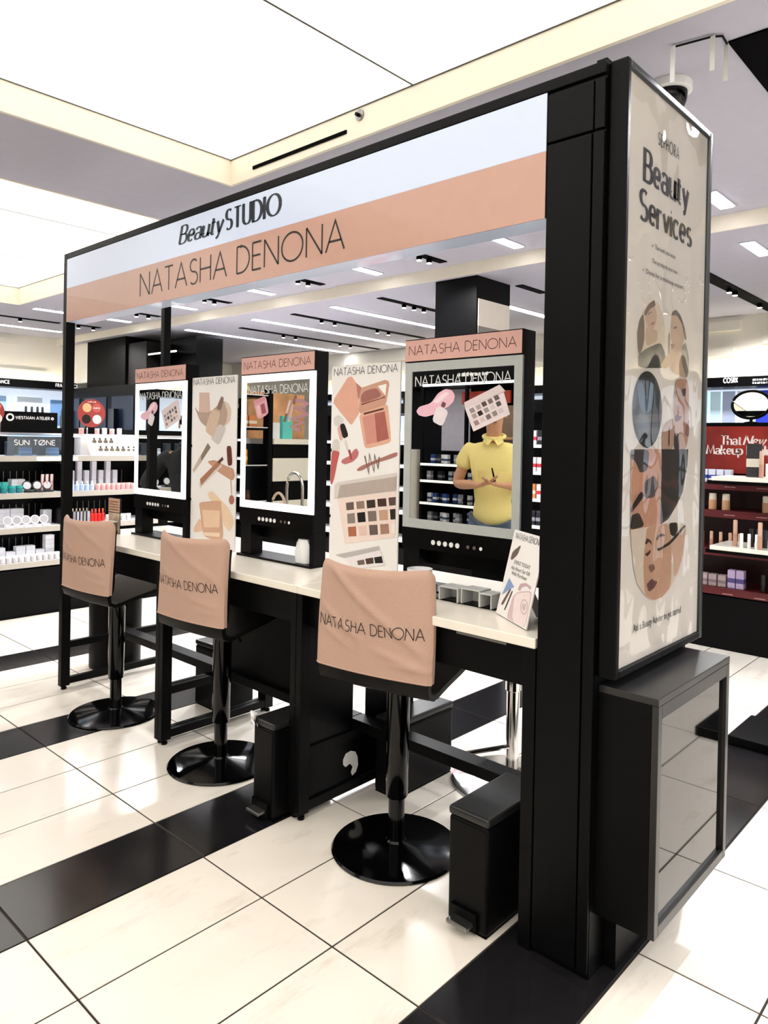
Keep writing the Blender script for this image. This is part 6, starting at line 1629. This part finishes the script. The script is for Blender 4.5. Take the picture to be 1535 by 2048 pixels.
def person(loc, rot, label, arms, shirt, trousers, sleeve, hem):
    p = thing('person', label, 'person', loc, None, rot)
    V = {'pelvis': ((0, 0, .95), (.1, .075)), 'belly': ((0, .015, 1.1), (.11, .08)), 'chest': ((0, .0, 1.3), (.13, .088)), 'collar': ((0, -.015, 1.45), (.08, .06)),
         'neck': ((0, 0, 1.52), .055), 'jaw': ((0, .025, 1.585), .066), 'head': ((0, .015, 1.66), (.075, .088)), 'crown': ((0, 0, 1.73), (.062, .075))}
    E = [('pelvis', 'belly'), ('belly', 'chest'), ('chest', 'collar'), ('collar', 'neck'), ('neck', 'jaw'), ('jaw', 'head'), ('head', 'crown')]
    for s_, n_ in ((-1, 'l'), (1, 'r')):
        V.update({'hip' + n_: ((s_ * .088, 0, .86), .076), 'knee' + n_: ((s_ * .12, .02, .49), .06), 'ankle' + n_: ((s_ * .13, -.02, .1), .042), 'toe' + n_: ((s_ * .14, .12, .05), .038)})
        E += [('pelvis', 'hip' + n_), ('hip' + n_, 'knee' + n_), ('knee' + n_, 'ankle' + n_), ('ankle' + n_, 'toe' + n_)]
        a = arms[n_]
        V.update({'sh' + n_: ((s_ * .175, -.015, 1.42), .046), 'el' + n_: (a[0], .044), 'wr' + n_: (a[1], .029), 'pa' + n_: (a[2], (.036, .018))})
        E += [('chest', 'sh' + n_), ('sh' + n_, 'el' + n_), ('el' + n_, 'wr' + n_), ('wr' + n_, 'pa' + n_)]
        d = (Vector(a[2]) - Vector(a[1])).normalized()
        side = d.cross(Vector(a[3])).normalized()
        for q in range(4):
            b0 = Vector(a[2]) + d * .03 + side * (q - 1.5) * .019
            ln = (.034, .04, .038, .03)[q]
            b1 = b0 + d * ln + Vector(a[3]) * .006
            b2 = b1 + d * ln * .8 + Vector(a[3]) * .018
            V.update({'f%d0%s' % (q, n_): (tuple(b0), .0095), 'f%d1%s' % (q, n_): (tuple(b1), .0085), 'f%d2%s' % (q, n_): (tuple(b2), .007)})
            E += [('pa' + n_, 'f%d0%s' % (q, n_)), ('f%d0%s' % (q, n_), 'f%d1%s' % (q, n_)), ('f%d1%s' % (q, n_), 'f%d2%s' % (q, n_))]
        t0 = Vector(a[1]) + d * .03 + side * -.035
        t1 = t0 + d * .035 - side * .02 + Vector(a[3]) * .01
        V.update({'t0' + n_: (tuple(t0), .011), 't1' + n_: (tuple(t1), .009)})
        E += [('wr' + n_, 't0' + n_), ('t0' + n_, 't1' + n_)]
    skin_mesh('body', V, E, M_SKIN, p)
    def grow(keys, k, extra=None):
        out = {}
        for n_ in keys:
            r = V[n_][1]
            if n_ == 'collar':
                out[n_] = ((0, -.015, 1.455), (.125, .095))
                continue
            out[n_] = (V[n_][0], tuple(v * k + .036 for v in r) if isinstance(r, tuple) else r * k + (.024 if n_.startswith('sh') else .016))
        out.update(extra or {})
        return out
    ex = {}
    ed = [('pelvis2', 'belly'), ('belly', 'chest'), ('chest', 'collar')]
    ex['pelvis2'] = ((0, 0, hem - .06), (.185, .145))
    for n_ in 'lr':
        s0, e0 = Vector(V['sh' + n_][0]), Vector(V['el' + n_][0])
        ed.append(('chest', 'sh' + n_))
        ex['slv' + n_] = (tuple(s0.lerp(e0, min(sleeve, 1.0))), .072)
        ed.append(('sh' + n_, 'slv' + n_))
        if sleeve > 1:
            ex['cuff' + n_] = (tuple(e0.lerp(Vector(V['wr' + n_][0]), sleeve - 1)), .052)
            ed.append(('slv' + n_, 'cuff' + n_))
    sh = skin_mesh('shirt', grow(('belly', 'chest', 'collar', 'shl', 'shr'), 1.12, ex), ed, shirt, p)
    MB().tube([(.076 * math.cos(a), -.004 + .07 * math.sin(a), 1.495 - .018 * math.sin(a)) for a in [2 * math.pi * i / 16 for i in range(16)]], .014, 8, closed=True).build('collar', shirt, sh, smooth=True, local=True)
    for s_ in (-1, 1):
        MB().prism([(s_ * .004, .085, 1.47), (s_ * .055, .068, 1.5), (s_ * .075, .06, 1.455), (s_ * .035, .1, 1.425)], (0, .006, .004)).build('collar_wing', shirt, sh, local=True, fix=True)
    tk = ['pelvis'] + [a + n_ for n_ in 'lr' for a in ('hip', 'knee', 'ankle')]
    skin_mesh('trousers', grow(tk, 1.12, {'pelvis': ((0, 0, .97), (.15, .115))}), [('pelvis', 'hipl'), ('hipl', 'kneel'), ('kneel', 'anklel'), ('pelvis', 'hipr'), ('hipr', 'kneer'), ('kneer', 'ankler')], trousers, p)
    for s_, n_ in ((-1, 'l'), (1, 'r')):
        MB().box(s_ * .135 - .05, s_ * .135 + .05, -.08, .19, 0, .07).build('shoe', M_BLACK2, p, bevel=.025, seg=3, local=True)
        MB().lathe(s_ * .03, .088, [(.003, 1.652), (.011, 1.658), (.011, 1.664), (.003, 1.67)], 10).build('eye', ink('241a16'), p, local=True)
        MB().box(s_ * .084 - .008, s_ * .084 + .008, -.012, .022, 1.63, 1.685).build('ear', M_SKIN, p, bevel=.006, local=True)
        MB().box(s_ * .031 - .018, s_ * .031 + .018, .085, .096, 1.684, 1.69).build('eyebrow', M_HAIR, p, local=True)
    MB().prism([(-.012, .09, 1.62), (.012, .09, 1.62), (.006, .09, 1.672), (-.006, .09, 1.672)], (0, .026, -.004)).build('nose', M_SKIN, p, bevel=.004, local=True, fix=True)
    MB().box(-.024, .024, .08, .095, 1.592, 1.6).build('mouth', ink('8a4a40'), p, bevel=.003, local=True)
    mb = MB()
    n, m_ = 20, 8
    for j in range(m_ + 1):
        t = j / m_ * 1.75
        for i in range(n):
            a = 2 * math.pi * i / n
            fr = max(0, math.sin(a))
            tt = t * (1 - .38 * fr)
            mb.v.append((.088 * math.sin(tt) * math.cos(a), .004 + .1 * math.sin(tt) * math.sin(a), 1.68 + .095 * math.cos(tt)))
    for j in range(m_):
        for i in range(n):
            k2 = (i + 1) % n
            mb.f.append((j * n + i, (j + 1) * n + i, (j + 1) * n + k2, j * n + k2))
    mb.build('hair', M_HAIR, p, smooth=True, local=True)
    return p

M_YELLOW = mat('yellow_polo', 'ecd98c', .85, vary=.05, scale=120, bump=.15)
M_JEANS = mat('blue_jeans', '4c5a6e', .85, vary=.25, scale=18, bump=.1)
M_BLACKCLOTH = mat('black_cloth', '0d0d10', .8, vary=.1, scale=60)
man = person((-3.26, -.24, 0), -math.atan2(.5, .87), 'man in yellow polo shirt and jeans, hands together, reflected in the nearest mirror',
       {'l': ((-.27, -.03, 1.14), (-.085, .2, 1.15), (-.03, .235, 1.17), (.0, .3, 1)), 'r': ((.27, -.03, 1.14), (.085, .2, 1.15), (.03, .24, 1.165), (.0, .3, 1))}, M_YELLOW, M_JEANS, .62, .86)
man.scale = (1.075, 1.075, 1.075)
pen = tag(MB().tube([(-3.26 + .155, -.24 + .205, 1.27), (-3.26 + .14, -.24 + .225, 1.37)], [.008, .005], 8).build('dark_pencil', M_BLACK2), 'dark pencil held upright between the hands of the man in yellow', 'pencil')
person((-5.5, 1.05, 0), -1.0, 'person in black clothes, hand on hip, reflected in the left mirror',
       {'l': ((-.36, -.1, 1.15), (-.2, .03, 1.0), (-.15, .06, .98), (0, 0, -1)), 'r': ((.36, -.1, 1.15), (.2, .03, 1.0), (.15, .06, .98), (0, 0, -1))}, M_BLACKCLOTH, M_BLACKCLOTH, 1.85, .88)
